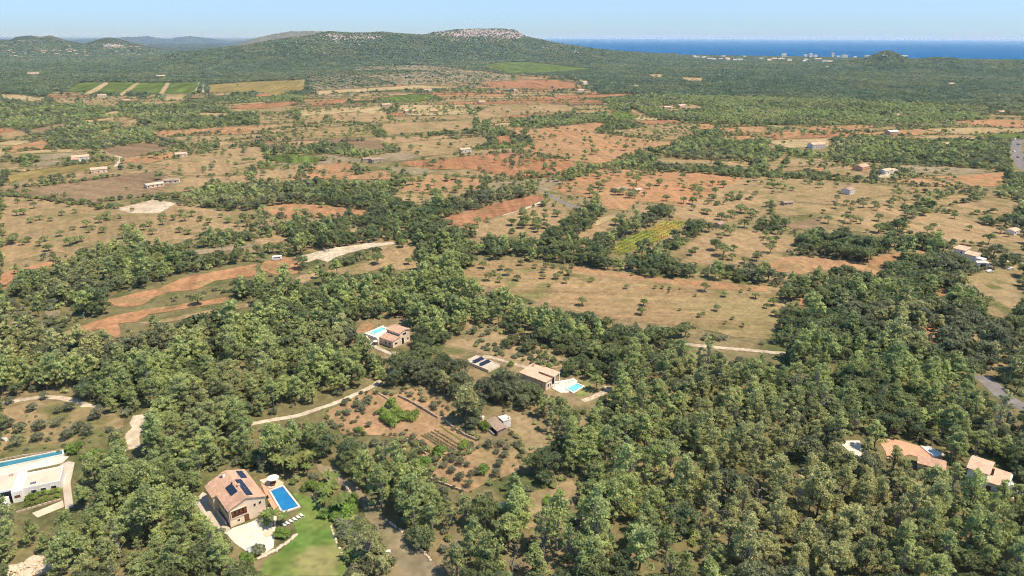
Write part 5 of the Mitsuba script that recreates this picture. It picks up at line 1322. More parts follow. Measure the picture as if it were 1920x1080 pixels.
# ---- where plants stand
HOUSE_PX = [  # outlines in the photo of what must stay in view
    [(362, 940), (390, 905), (393, 893), (440, 876), (485, 878), (500, 895), (530, 900), (548, 925), (575, 935), (590, 960), (600, 1000), (640, 1060), (640, 1100), (495, 1100), (500, 1050), (470, 1042), (436, 1022), (420, 1004), (385, 975)],
    [(664, 618), (690, 604), (712, 604), (748, 606), (776, 622), (776, 650), (740, 668), (684, 646)],
    [(868, 668), (884, 660), (940, 684), (965, 690), (992, 678), (1030, 686), (1050, 706), (1095, 712), (1112, 724), (1092, 750), (1055, 740), (1026, 734), (1018, 720), (985, 706), (970, 698), (930, 706), (912, 698)],
    [(868, 712), (880, 688), (912, 702), (905, 722)],
    [(1570, 820), (1622, 818), (1626, 850), (1618, 870), (1596, 862)], [(1630, 830), (1672, 820), (1772, 848), (1772, 860), (1740, 868), (1700, 852), (1666, 868)], [(1738, 868), (1768, 864), (1772, 884), (1760, 892), (1735, 888)],
    [(1806, 855), (1890, 870), (1905, 905), (1916, 928), (1888, 936), (1812, 912)],
    [(-10, 870), (118, 842), (140, 862), (146, 960), (70, 968), (30, 948), (-10, 950)], [(0, 935), (120, 925), (120, 955), (40, 968)],
    [(905, 780), (925, 774), (955, 778), (958, 800), (938, 820), (915, 805)], [(914, 950), (955, 946), (955, 968), (918, 970)],
    [(505, 478), (527, 478), (527, 490), (505, 490)], [(1786, 458), (1812, 466), (1832, 486), (1830, 496), (1800, 484), (1788, 486)], [(1835, 486), (1856, 490), (1852, 500), (1836, 498)], [(1522, 268), (1556, 268), (1556, 283), (1522, 283)],
    [(1590, 352), (1618, 352), (1618, 370), (1590, 370)], [(132, 292), (168, 292), (168, 308), (132, 308)], [(328, 286), (352, 286), (352, 298), (328, 298)], [(270, 345), (345, 330), (345, 356), (270, 358)], [(1660, 312), (1690, 312), (1690, 332), (1660, 332)],
    [(1612, 308), (1646, 308), (1646, 326), (1612, 326)], [(696, 292), (740, 292), (740, 310), (680, 310)], [(120, 152), (375, 152), (368, 178), (120, 174)], [(1345, 418), (1370, 418), (1370, 430), (1345, 430)], [(1668, 244), (1694, 244), (1694, 257), (1668, 257)],
    [(1898, 240), (1925, 240), (1925, 318), (1898, 318)], [(1840, 506), (1856, 506), (1856, 513), (1840, 513)], [(0, 1060), (40, 1052), (90, 1045), (105, 1070), (90, 1090), (0, 1090)],
]
house_px = [Polygon(p).buffer(0) for p in HOUSE_PX] + keep_px
HOUSE = shapely.union_all([p.buffer(1 if p.centroid.y < 550 or 1560 < p.centroid.x < 1790 else 5) for p in house_px])
FIELD_ALL = shapely.union_all([p for p in field_px])
shapely.prepare(HOUSE)
shapely.prepare(FIELD_ALL)
# what stands on the ground within 1.5 m of walls, pools and paving is cleared too
WOODS = [  # outline in the photo, mix of kinds (pine, thin pine, oak, olive, shrub, dead, nothing), size
    ([(820, 960), (1000, 910), (1100, 900), (1330, 850), (1500, 960), (1500, 1100), (780, 1100)], (0.29, 0.33, 0.05, 0, 0.13, 0.05, 0.15), 1.0),
    ([(1000, 780), (1110, 745), (1190, 690), (1500, 655), (1700, 690), (1840, 715), (1930, 765), (1930, 1100), (1490, 1100), (1330, 850), (1100, 900)], (0.42, 0.29, 0.10, 0, 0.08, 0.03, 0.08), 1.0),
    ([(1560, 470), (1800, 455), (1870, 540), (1870, 700), (1690, 690), (1560, 640)], (0.12, 0.0, 0.78, 0.02, 0.05, 0, 0.03), 1.1),
    ([(820, 700), (870, 690), (1000, 700), (1060, 740), (1060, 800), (960, 790), (880, 760), (760, 720), (740, 680)], (0.08, 0.0, 0.84, 0, 0.05, 0, 0.03), 1.1),
    ([(0, 555), (140, 570), (170, 640), (60, 650), (0, 640)], (0.04, 0, 0.18, 0.28, 0.42, 0, 0.08), 0.8),
    ([(0, 460), (160, 455), (330, 450), (340, 520), (200, 560), (140, 570), (0, 555)], (0.42, 0, 0.44, 0.02, 0.09, 0, 0.03), 0.9),
    ([(820, 640), (890, 610), (980, 620), (1060, 665), (1060, 700), (980, 690), (900, 660), (820, 680)], (0.03, 0, 0.22, 0.12, 0.40, 0, 0.23), 0.8),
    ([(470, 880), (600, 880), (680, 1000), (700, 1100), (590, 1100), (600, 960), (540, 910)], (0.0, 0, 0.06, 0.05, 0.45, 0, 0.44), 0.8),
    ([(480, 500), (900, 470), (1000, 560), (1100, 620), (1000, 640), (830, 640), (640, 640), (480, 560)], (0.62, 0.02, 0.28, 0.0, 0.05, 0, 0.03), 0.95),
    ([(0, 640), (480, 560), (660, 640), (760, 700), (560, 790), (480, 800), (0, 760)], (0.54, 0.02, 0.32, 0.02, 0.06, 0, 0.04), 1.0),
    ([(0, 760), (560, 760), (880, 880), (860, 1100), (0, 1100)], (0.53, 0.22, 0.12, 0.02, 0.07, 0.01, 0.03), 1.0),
]
WOOD_G = [(ground_poly(p), np.array(m) / sum(m), s) for p, m, s in WOODS]
KINDS = ('pine', 'thin', 'oak', 'olive', 'shrub', 'dead')
DEFAULT_MIX = np.array((0.16, 0.0, 0.58, 0.04, 0.16, 0.0, 0.06))
plants = []        # (kind, x, y, z, scale, turn, note)
vr = np.random.default_rng(5)


def inside(poly, x, y):
    return shapely.contains_xy(poly, x, y)


def blocked(x, y, h):
    """Whether a plant of height h at these ground points would cover what the photo shows, or stands on it."""
    out = np.zeros(len(x), bool)
    for f in (0.0, 0.5, 1.0):
        px, py = to_px(np.column_stack([x, y, h * f]))
        out |= inside(HOUSE, px, py)
    return out


def in_field(x, y, h):
    out = np.zeros(len(x), bool)
    for f in (0.0, 0.5, 1.05):
        px, py = to_px(np.column_stack([x, y, h * f]))
        out |= inside(FIELD_ALL, px, py)
    return out


def cover(x, y):
    """How thickly trees stand: woods outside the open plain and in its groves, lines of hedges elsewhere."""
    wood = ~inside(OPEN, x, y) | inside(DENSE, x, y)
    a = meshkit.fbm(np.stack([x / 230 + 3, y / 70, x * 0 + 1], -1), 3)
    b = meshkit.fbm(np.stack([x / 70 + 30, y / 200, x * 0 + 7], -1), 3)
    line = np.maximum(np.maximum(np.exp(-((a - 0.5) / 0.028) ** 2), np.exp(-((a - 0.62) / 0.02) ** 2)), 0.8 * np.exp(-((b - 0.47) / 0.016) ** 2))
    return np.where(wood, 0.94, np.clip(0.30 + 0.6 * line, 0, 0.9))


def grid(d0, d1, s):
    """Points about s metres apart over the ground in view between two distances, jittered."""
    a0, a1 = -0.95, 0.95
    n = int((d1 - d0) / s)
    X, Y = [], []
    for i in range(n):
        d = d0 + (i + 0.5) * s
        m = int((a1 - a0) * d / s)
        a = a0 + (np.arange(m) + 0.5 * (i % 2)) / m * (a1 - a0)
        dd = d + vr.uniform(-0.42, 0.42, m) * s
        a = a + vr.uniform(-0.42, 0.42, m) * s / d
        X.append(np.sin(a) * dd)
        Y.append(np.cos(a) * dd)
    x, y = np.concatenate(X), np.concatenate(Y)
    px, py = to_px(np.column_stack([x, y, np.full(len(x), 3.0)]))
    ok = (px > -50) & (px < 1970) & (py < 1160)
    return x[ok], y[ok]


for d0, d1, s in ((105, 330, 4.75), (330, 620, 5.0)):
    x, y = grid(d0, d1, s)
    n = len(x)
    mix = np.tile(DEFAULT_MIX / DEFAULT_MIX.sum(), (n, 1))
    size = np.ones(n) * 0.92
    done = np.zeros(n, bool)
    for poly, m, sz in WOOD_G:
        k = inside(poly, x, y) & ~done
        mix[k], size[k], done[k] = m, sz, True
    # patches: each kind comes in groves
    grove = meshkit.fbm(np.stack([x / 28, y / 28, x * 0 + 3], -1), 2)[:, None]
    w = mix * np.exp(2.2 * (grove - 0.5) * np.array([1, 1, -1.4, -0.3, 0, 0, 0.3]))
    w /= w.sum(1, keepdims=True)
    u = vr.uniform(0, 1, n)
    kind = (u[:, None] > np.cumsum(w, 1)).sum(1)
    hgt = np.choose(np.minimum(kind, 5), [8.6, 8.6, 5.7, 3.5, 1.6, 5.5]) * size
    ok = (kind < 6) & (vr.uniform(0, 1, n) < cover(x, y)) & ~blocked(x, y, hgt) & ~in_field(x, y, hgt)
    for i in np.nonzero(ok)[0]:
        sc = size[i] * math.exp(vr.normal(0, 0.22)) * (1.16 if kind[i] < 2 else 1.08)
        plants.append((KINDS[kind[i]], x[i], y[i], 0.0, sc, vr.uniform(0, 6.28), ''))
    # undergrowth
    x, y = grid(d0, d1, s * 1.15)
    ok = ~blocked(x, y, np.full(len(x), 1.4)) & ~in_field(x, y, np.full(len(x), 1.2)) & (vr.uniform(0, 1, len(x)) < 0.55 * (0.35 + 0.65 * cover(x, y)) * 1.35)
    for i in np.nonzero(ok)[0]:
        plants.append(('shrub', x[i], y[i], 0.0, math.exp(vr.normal(-0.1, 0.25)), vr.uniform(0, 6.28), 'under'))

# trees of the plain, in hedges and woods between the fields
x, y = grid(620, 1800, 5.6)
u = vr.uniform(0, 1, len(x))
ok = ~in_field(x, y, np.full(len(x), 4.0)) & ~blocked(x, y, np.full(len(x), 4.0)) & (u < cover(x, y))
grove = meshkit.fbm(np.stack([x / 90, y / 90, x * 0], -1), 3)
grove2 = meshkit.fbm(np.stack([x / 60 + 40, y / 60, x * 0 + 8], -1), 3)
right = np.clip((np.arctan2(x, y) - 0.05) * 6, 0, 1) * np.clip((np.hypot(x, y) - 900) / 500, 0, 1)
for i in np.nonzero(ok)[0]:
    pine = vr.uniform() < np.clip(0.12 + (grove[i] - 0.5) * 2.2 + 0.45 * right[i], 0.02, 0.9)
    plants.append(('pine_low' if pine else 'wood_low', x[i], y[i], 0.0, math.exp(vr.normal(-0.06, 0.22)) * (0.9 if pine else 1.0), vr.uniform(0, 6.28), ''))

# low hedges and scrub along the field edges
for (kind, dens, gp, dist, z, noun) in field_info:
    if dist < 520 or dist > 2000 or 'patch' in noun or 'track' in noun:
        continue
    ring = LineString(gp.exterior.coords) if gp.geom_type == 'Polygon' else LineString(max(gp.geoms, key=lambda q: q.area).exterior.coords)
    st = 4.2 if dist < 1200 else 7.0
    for t in np.arange(0, ring.length, st):
        q = ring.interpolate(t)
        if meshkit.fbm(np.array([[q.x / 60, q.y / 60, 5.0]]), 2)[0] + vr.normal(0, 0.05) > 0.54:
            plants.append((('wood_low', 'field_low')[int(vr.uniform() < 0.3)], q.x + vr.normal(0, 1.5), q.y + vr.normal(0, 1.5), 0.0, vr.uniform(0.35, 0.85), vr.uniform(0, 6.28), 'edge'))

for (kind, dens, gp, dist, z, noun) in field_info:
    if dist > 260 or noun == 'lawn':
        continue
    ring = LineString((gp if gp.geom_type == 'Polygon' else max(gp.geoms, key=lambda q: q.area)).exterior.coords)
    for t in np.arange(0, ring.length, 1.3):
        q = ring.interpolate(t)
        if vr.uniform() < 0.55:
            plants.append(('shrub', q.x + vr.normal(0, 0.9), q.y + vr.normal(0, 0.9), 0.0, vr.uniform(0.35, 0.95), vr.uniform(0, 6.28), 'under'))

# single trees inside the fields
far_pts = []
for (kind, dens, gp, dist, z, noun), pxp in zip(field_info, field_px):
    if dens in (0, 'V'):
        continue
    minx, miny, maxx, maxy = gp.bounds
    if dens == 'R':
        e = np.array([0.46, -0.89])
        nrm = np.array([e[1], -e[0]])
        c = np.array([(minx + maxx) / 2, (miny + maxy) / 2])
        aa, bb = np.meshgrid(np.arange(-1100, 1100, 10.0), np.arange(-900, 900, 25.0))
        pts = c + aa.reshape(-1, 1) * e + bb.reshape(-1, 1) * nrm + vr.normal(0, 1.2, (aa.size, 2))
    else:
        dens = min(dens, 16) if dist > 1900 else dens
        n = int((maxx - minx) * (maxy - miny) / 1e4 * dens * (2.4 if 4 < dens < 31 else 1.5))
        n = min(n, 20000)
        pts = np.column_stack([vr.uniform(minx, maxx, n), vr.uniform(miny, maxy, n)])
        clus = meshkit.fbm(np.column_stack([pts / 45, np.zeros(len(pts))]), 2)
        pts = pts[vr.uniform(0, 1, len(pts)) < np.clip(0.67 + (clus - 0.5) * 2.2, 0, 1)]
        for_rows = dens >= 30
        if for_rows:
            pts = np.round(pts / 9.0) * 9.0
            pts = np.unique(pts, axis=0) + vr.normal(0, 0.8, (len(np.unique(pts, axis=0)), 2))
    k = inside(gp, pts[:, 0], pts[:, 1])
    pts = pts[k]
    pts = pts[~blocked(pts[:, 0], pts[:, 1], np.full(len(pts), 3.5))] if len(pts) else pts
    for p in pts:
        d = math.hypot(*p)
        sc = 1.14 * math.exp(vr.normal(-0.05, 0.24))
        if noun == 'large central meadow':
            sc *= 0.75
        if d > 1800:
            far_pts.append((p[0], p[1], sc * (0.72 if dens == 'R' else 0.62), 1))
        else:
            plants.append(('field_mid' if d < 700 else 'field_low', p[0], p[1], z, sc, vr.uniform(0, 6.28), 'field'))


def put(kind, pts, scale=1.0, note='garden', tile=None, spread=0.12):
    a = np.array(pts, float) if tile is None else tpx(tile, pts)
    for p in at(a[:, 0], a[:, 1]):
        plants.append((kind, p[0], p[1], 0.0, scale * math.exp(vr.normal(0, spread)), vr.uniform(0, 6.28), note))


def scatter(kind, poly, n, scale, note, tile=None):
    a = np.array(poly, float) if tile is None else tpx(tile, poly)
    P = Polygon(at(a[:, 0], a[:, 1])[:, :2]).buffer(0)
    minx, miny, maxx, maxy = P.bounds
    k = 0
    while k < n:
        p = vr.uniform((minx, miny), (maxx, maxy))
        if P.contains(Point(p)):
            plants.append((kind, p[0], p[1], 0.0, scale * math.exp(vr.normal(0, 0.2)), vr.uniform(0, 6.28), note))
            k += 1


# vegetable garden, olive plots, palms and garden shrubs
put('garden', [(715, 170), (735, 185), (755, 205), (780, 190), (800, 205), (750, 225), (770, 235), (800, 185), (830, 195), (850, 185), (880, 195), (900, 185), (730, 210), (790, 160), (815, 210), (870, 210), (720, 195), (765, 130), (770, 110)], 1.5, 'vegetable', 'K')
put('garden', [(1035, 400), (1020, 395), (920, 470), (950, 460), (895, 465), (930, 490)], 1.7, 'vegetable', 'K')
put('garden', [(1175, 345), (1165, 365), (580, 270), (1285, 495), (1270, 505), (1300, 260), (1285, 250)], 1.3, 'vegetable', 'K')
scatter('shrub', [(400, 200), (600, 70), (700, 120), (680, 280), (480, 270)], 18, 0.6, 'vegetable', 'K')
scatter('shrub', [(800, 40), (1000, 70), (1090, 150), (1050, 200), (900, 120)], 8, 0.7, 'vegetable', 'K')
scatter('shrub', [(1110, 200), (1250, 150), (1290, 250), (1220, 290)], 20, 0.8, 'vegetable', 'K')
scatter('shrub', [(700, 250), (880, 230), (840, 300), (720, 290)], 6, 0.5, 'vegetable', 'K')
put('olive', [(640, 95), (625, 110), (570, 130), (605, 150), (520, 175), (500, 120), (635, 240), (1000, 130), (1010, 145), (935, 95), (870, 70)], 0.75, 'vegetable', 'K')
put('olive', [(1055, 470), (1110, 440), (1150, 455), (1190, 465), (1100, 500), (1145, 540), (1210, 520), (1105, 405), (1245, 510), (1370, 465), (1345, 520), (1400, 410), (1355, 390), (1320, 360), (1305, 350), (1010, 435), (1380, 350), (1410, 370), (1195, 580)], 0.68, 'vegetable', 'K')
put('olive', [(255, 85), (185, 150), (330, 165), (400, 150), (60, 245), (120, 270), (230, 260), (320, 240), (100, 350), (220, 320), (410, 290), (450, 270), (500, 285), (530, 200), (380, 310), (650, 300), (670, 320), (60, 110), (620, 270), (20, 260), (720, 180), (560, 190)], 1.0, 'terrace', 'J')
scatter('shrub', [(20, 170), (500, 200), (600, 300), (480, 380), (20, 400)], 46, 0.55, 'terrace', 'J')
put('garden', [(400, 375), (420, 390), (445, 365), (500, 420), (560, 430), (540, 405)], 1.6, 'terrace', 'J')
put('garden', [(200, 640), (220, 628), (250, 622), (300, 612), (330, 606), (180, 650), (160, 655), (280, 618)], 0.85, 'terrace', 'J')
scatter('garden', [(100, 690), (340, 630), (345, 650), (110, 700)], 14, 0.6, 'terrace', 'J')
put('palm0', [(160, 505), (130, 490), (200, 485), (235, 500), (265, 470), (300, 480), (320, 460), (105, 480), (215, 530), (290, 520)], 1.1, 'palm', 'K')
put('palm1', [(400, 660), (430, 620), (385, 700), (470, 730), (500, 680), (440, 570), (410, 560)], 1.15, 'palm', 'K')
put('palm1', [(100, 800), (160, 790), (65, 770)], 1.0, 'palm', 'K')
put('palm2', [(545, 1010), (520, 980), (490, 800), (620, 1000), (1870 - 480 * 1, 5000)][:4], 1.1, 'palm', 'K')
put('palm2', [(500, 985), (496, 975)], 1.0, 'palm')
scatter('garden', [(100, 850), (160, 830), (200, 845), (120, 900)], 9, 1.0, 'palm', 'K')
scatter('garden', [(200, 560), (380, 570), (380, 620), (260, 610)], 14, 0.95, 'palm', 'K')
scatter('garden', [(380, 740), (560, 640), (590, 700), (500, 800), (420, 800)], 20, 1.1, 'palm', 'K')
scatter('shrub', [(420, 800), (600, 720), (660, 830), (560, 900), (480, 930)], 30, 1.0, 'palm', 'K')
scatter('shrub', [(540, 920), (660, 860), (780, 1000), (740, 1080), (560, 1080)], 44, 1.25, 'palm', 'K')
put('shrub', [(28, 940), (10, 955)], 1.3, 'palm', 'K')
put('shrub', [(895, 905), (930, 915), (950, 900)], 1.8, 'palm', 'K')
put('garden', [(270, 630), (200, 655), (195, 680)], 1.0, 'palm', 'L')
scatter('shrub', [(620, 330), (900, 300), (1000, 380), (840, 400), (640, 380)], 40, 0.8, 'slope', 'K')
scatter('garden', [(780, 930), (830, 960), (860, 960), (800, 990)], 0, 1.0, 'slope', 'K')
px0 = np.array(tpx('F', [(1200, 840), (1440, 850), (1590, 880), (1740, 960), (1690, 985), (1440, 950), (1250, 890)]))
scatter('shrub', px0, 110, 0.75, 'slope')
put('pine', [(1692, 892), (1640, 890), (1560, 872), (1672, 888), (930, 985), (950, 990), (1788, 868), (1800, 862), (1830, 850), (1862, 858), (1900, 952), (1870, 958)], 1.0, 'villa')
put('oak', [(1902, 884), (1912, 898), (1918, 880), (1896, 872), (1925, 905)], 0.9, 'villa')
scatter('shrub', [(1780, 905), (1900, 938), (1900, 955), (1780, 925)], 26, 0.75, 'villa')
scatter('garden', [(1850, 925), (1880, 936), (1870, 942), (1840, 932)], 7, 0.6, 'villa')
scatter('shrub', [(1700, 800), (1780, 815), (1850, 840), (1800, 850), (1700, 815)], 24, 1.0, 'villa')
scatter('shrub', [(360, 960), (425, 1010), (440, 1045), (400, 1050), (350, 990)], 34, 1.0, 'house')
scatter('garden', [(370, 965), (415, 1005), (430, 1030), (410, 1030), (365, 985)], 10, 0.9, 'house')
scatter('shrub', [(378, 868), (480, 862), (530, 880), (500, 888), (430, 868), (385, 890)], 26, 1.0, 'house')
scatter('garden', [(455, 1040), (485, 1052), (470, 1062), (448, 1052)], 6, 0.9, 'house')
put('oak', [(949, 652), (962, 646), (978, 640), (988, 662), (1000, 656), (985, 648), (1085, 690), (1072, 696), (1100, 700), (1120, 712)], 0.75, 'slope')
put('oak', [(1002, 748), (1010, 756), (975, 733), (985, 742), (952, 726), (962, 735), (940, 718)], 0.85, 'slope')
put('garden', [(958, 686), (1060, 705), (1030, 690)], 1.2, 'slope')

put('field_mid', [(50, 415), (130, 430), (175, 455), (190, 430), (210, 390), (235, 430), (285, 455), (255, 490), (175, 490), (30, 500), (320, 470), (340, 430), (395, 640), (725, 690), (1085, 560), (1370, 600), (1195, 590), (-60, 440), (-100, 470), (-20, 470), (-70, 510), (-130, 500), (-160, 430), (1470, 640), (1480, 700), (1500, 600)], 0.92, 'field', 'G')
put('field_mid', [(210, 535), (305, 515), (450, 508), (645, 545), (1030, 590), (1290, 565), (1335, 555), (1055, 705), (1078, 690), (1150, 670), (1240, 720), (945, 670), (885, 550), (845, 545), (805, 545), (945, 552), (880, 570), (675, 472), (740, 640), (1200, 745), (1430, 655), (1300, 760)], 0.5, 'field', 'G', 0.25)
put('oak', [(785, 478)], 0.8, 'field', 'G')
put('field_mid', [(100, 65), (135, 130), (175, 175), (225, 160), (285, 165), (235, 50), (175, 50), (350, 135), (425, 120), (560, 100), (665, 95), (745, 110), (415, 215), (490, 200), (500, 230), (560, 175), (610, 160), (580, 230), (680, 150), (700, 210), (750, 210), (810, 215), (860, 240), (920, 155), (915, 185), (980, 160), (1040, 165), (1080, 140), (1130, 165), (1180, 175), (1245, 145), (1285, 175),
                   (1340, 195), (1390, 195), (10, 250), (65, 285), (130, 300), (160, 285), (225, 305), (255, 280), (275, 335), (340, 250), (395, 305), (430, 290), (460, 280), (690, 265), (780, 265), (1060, 240), (1120, 265), (1230, 240), (1290, 235), (950, 35), (1000, 45), (330, 65), (390, 85), (470, 70), (570, 65), (150, 20), (60, 10), (700, 230), (520, 215), (845, 195), (1010, 230), (1160, 210)], 1.05, 'field', 'E')

# rows of vegetables and vines: low plants in lines
bed_key = None
for k, (p, q) in enumerate(BEDS):
    a = tpx('K', [p, q])
    gp, gq = at(*a[0]), at(*a[1])
    n = int(np.linalg.norm(gq - gp) / 0.5)
    vs = []
    for i in range(n):
        c = gp + (gq - gp) * (i + 0.5) / n + np.append(vr.normal(0, 0.08, 2), 0.22)
        vs.append(leaf_tris(vr, c[None], np.array([[0.38, 0.38, 0.3]]), 14, 0.3, 0.6, -0.1))
    solid('vegetable_row', tri_mesh(np.concatenate(vs)), ('leaf_oak', 'leaf_oak', 'leaf_oak', 'leaf_garden', 'leaf_olive', 'leaf_olive', 'leaf_oak', 'leaf_oak')[k], f'{("dark green", "dark green", "greyish green", "pale green", "grey", "thin grey", "thin dark", "thin dark")[k]} row of vegetables in the garden, {("third", "fifth", "seventh", "last", "second", "first", "sixth", "fourth")[k]} from the left', 'crop row', 'rows in the vegetable garden')
for i_, (kind, dens, gp, dist, z, noun) in enumerate(field_info):
    if dens != 'V':
        continue
    a, b = at(1190, 458)[:2], at(1275, 418)[:2]
    e = (b - a) / np.linalg.norm(b - a)
    nrm = np.array([e[1], -e[0]])
    for r in range(-14, 18):
        vs = []
        for t in np.arange(-60, 190, 1.15):
            c = a + e * t + nrm * r * 4.2
            if gp.contains(Point(c)):
                c3 = np.append(c + vr.normal(0, 0.2, 2), z + 0.7)
                vs.append(leaf_tris(vr, c3[None], np.array([[0.9, 0.9, 0.75]]), 12, 0.8, 0.5, -0.1))
        if vs:
            vv = np.concatenate(vs)
            px_, py_ = to_px(vv.mean(0)[None])
            solid('vine_row', tri_mesh(vv), 'leaf_vine', f'yellow green vine row in the striped plot, {where(float(px_[0]), float(py_[0]), 1)}', 'vine row', 'vine rows of the striped plot')

# ---- turn plants into entries: the nearest of each kind one by one, the rest as one mass
VAR = {'pine': ('pine_near', 'pine_mid'), 'thin': ('pine_thin', 'pine_mid'), 'oak': ('oak_near', 'oak_mid'), 'olive': ('olive_near', 'olive_near'), 'shrub': ('shrub_near', 'shrub_mid'), 'dead': ('dead_near', 'dead_near'), 'garden': ('garden_near', 'garden_near'),
       'field_mid': ('field_mid', 'field_mid'), 'field_low': ('field_low', 'field_low'), 'wood_low': ('wood_low', 'wood_low'), 'pine_low': ('pine_low', 'pine_low')}
NAME = {'pine': ('pine_tree', 'tree', 'pine tree', 'pine_wood', 'pine trees of the near woods'), 'thin': ('thin_pine', 'tree', 'thin half bare pine', 'thin_pine_wood', 'thin grey pines of the near woods'), 'oak': ('oak_tree', 'tree', 'dark round oak', 'oak_wood', 'dark oaks of the near woods'),
        'olive': ('olive_tree', 'tree', 'grey green olive', 'olive_grove', 'olive trees'), 'shrub': ('shrub', 'shrub', 'low shrub', 'undergrowth', 'shrubs of the near ground'), 'dead': ('dead_tree', 'tree', 'bare grey dead tree', 'dead_wood_patch', 'bare dead trees'),
        'garden': ('garden_shrub', 'shrub', 'leafy green garden shrub', 'garden_greenery', 'leafy garden shrubs'), 'field': ('field_tree', 'tree', 'round field tree', 'orchard_trees', 'single trees in the fields'),
        'wood': ('hedge_tree', 'tree', 'dark hedge tree', 'hedge_woods', 'trees in the hedges of the plain'), 'palm': ('palm_tree', 'palm', 'feathery palm', 'palm_grove', 'palms in the garden of the stone house')}
SOIL_NOUN = {'pine': ('light green', 'olive green', 'yellowish green'), 'oak': ('',), 'shrub': ('',)}
LIMIT = 290
by = {}
for p in plants:
    k = p[0]
    fam = 'palm' if k.startswith('palm') else 'field' if k.startswith('field') else 'wood' if k in ('wood_low', 'pine_low') else k
    by.setdefault(fam, []).append(p)
MARKS = [('the solar roofed house', 448, 930), ('the dark blue pool', 533, 937), ('the green lawn', 590, 1010), ('the palm garden', 640, 950), ('the dirt track', 745, 1010), ('the white modern house', 60, 910), ('the lap pool', 60, 862), ('the olive terrace', 110, 800),
         ('the vegetable garden', 740, 790), ('the rusty roofed hut', 935, 795), ('the olive garden', 890, 870), ('the rooftop pool house', 725, 628), ('the long tan house', 1010, 700), ('the light blue pool', 1076, 727), ('the metal shed', 935, 958), ('the white villa', 1850, 890),
         ('the terracotta terrace', 1690, 838), ('the white paved terrace', 1598, 840), ("the meadow's lower left end", 940, 560), ("the meadow's lower right end", 1430, 630), ('the central meadow', 1180, 560), ('the white farmhouse', 1800, 475), ('the striped vine plot', 1230, 440),
         ('the camper van', 516, 484), ('the grey lane of the plain', 1040, 372), ('the bottom left corner', 60, 1060), ('the bottom right corner', 1880, 1050), ('the bottom edge middle', 1000, 1060), ('the dry clearing', 1040, 940), ('the grey right lane', 1880, 740), ('the chalky bank', 620, 470),
         ('the long red field', 920, 392), ('the reddish terraces', 270, 560), ('the pale bare patch', 280, 386), ('the big left field', 120, 440), ('the broad red field', 1100, 270), ('the ruined stone barn', 705, 302), ('the long stone barn', 1170, 360), ('the main road', 1908, 275), ('the oval green meadow', 1790, 372),
         ('the gravel drive', 620, 760), ('the right oak grove', 1720, 560), ('the flat roofed store', 905, 682), ('the small stone hut', 1356, 425), ('the short gravel path', 255, 810), ('the right edge middle', 1900, 620), ('the left edge middle', 20, 600)]


def place(x, y):
    k = min(range(len(MARKS)), key=lambda i: math.hypot(x - MARKS[i][1], (y - MARKS[i][2]) * 1.3))
    dx, dy = x - MARKS[k][1], (y - MARKS[k][2])
    r = math.hypot(dx, dy)
    far_ = 'just ' if r < 45 else '' if r < 85 else 'a little way ' if r < 130 else 'well '
    t = math.degrees(math.atan2(-dy, dx)) % 360
    d = ('right of', 'above right of', 'above', 'above left of', 'left of', 'below left of', 'below', 'below right of')[int((t + 22.5) // 45) % 8]
    return f'{far_}{d} {MARKS[k][0]}'


used_labels = set()
lr = np.random.default_rng(9)
PARTNAME = {}
for fam, ps in by.items():
    name, catg, look_, mass, grp = NAME[fam]
    P = np.array([[p[1], p[2], p[3]] for p in ps])
    px, py = to_px(P + np.array([0, 0, 2.0]))
    dist = np.hypot(P[:, 0], P[:, 1])
    inn = (px > 6) & (px < 1914) & (py > 0) & (py < 1066)
    size = np.array([p[4] for p in ps]) / dist * np.array([0.35 if p[6] == 'under' else 1.0 for p in ps])
    order = np.argsort(-np.where(inn, size, size * 1e-3))
    single = set(order[:LIMIT].tolist()) if len(ps) > LIMIT else set(range(len(ps)))
    single = {i for i in single if inn[i]}
    count = 0
    for i, p in enumerate(ps):
        k, x, y, z, s, turn, note = p
        near = dist[i] < 300
        var = f'palm_near' if fam == 'palm' else VAR[k][0 if near else 1]
        gl = GROUPS[var]
        gid = gl[int(k[4])] if fam == 'palm' else gl[int(lr.integers(len(gl)))]
        sz = s * lr.uniform(0.88, 1.12)
        w = T().translate([float(x), float(y), float(z)]).rotate([0, 0, 1], math.degrees(turn)).scale([float(s), float(s), float(sz)])
        e = {'type': 'instance', 'to_world': w, 'group': {'type': 'ref', 'id': gid}}
        if i in single:
            key = numbered_fast = None
            key = name if count == 0 else f'{name}_{count:03d}'
            count += 1
            scene[key] = e
            size_ = 'large ' if sz > 1.32 else 'small ' if sz < 0.86 else ''
            lab = f'{size_}{look_} {place(px[i], py[i])}'
            labels[key] = {'label': lab, 'category': catg, 'group': grp}
        else:
            scene[f'{mass}__{i:05d}'] = e
    if len(single) < len(ps):
        labels[mass] = {'label': {'pine': 'mass of pine trees filling the near and middle woods', 'oak': 'mass of dark evergreen oaks in the middle woods', 'shrub': 'undergrowth of low shrubs beneath and between the trees', 'field': 'small far trees dotting the fields of the plain',
                                  'wood': 'far hedges and woods of dark trees between the fields'}.get(fam, f'mass of {look_} plants'), 'category': 'vegetation', 'kind': 'stuff'}

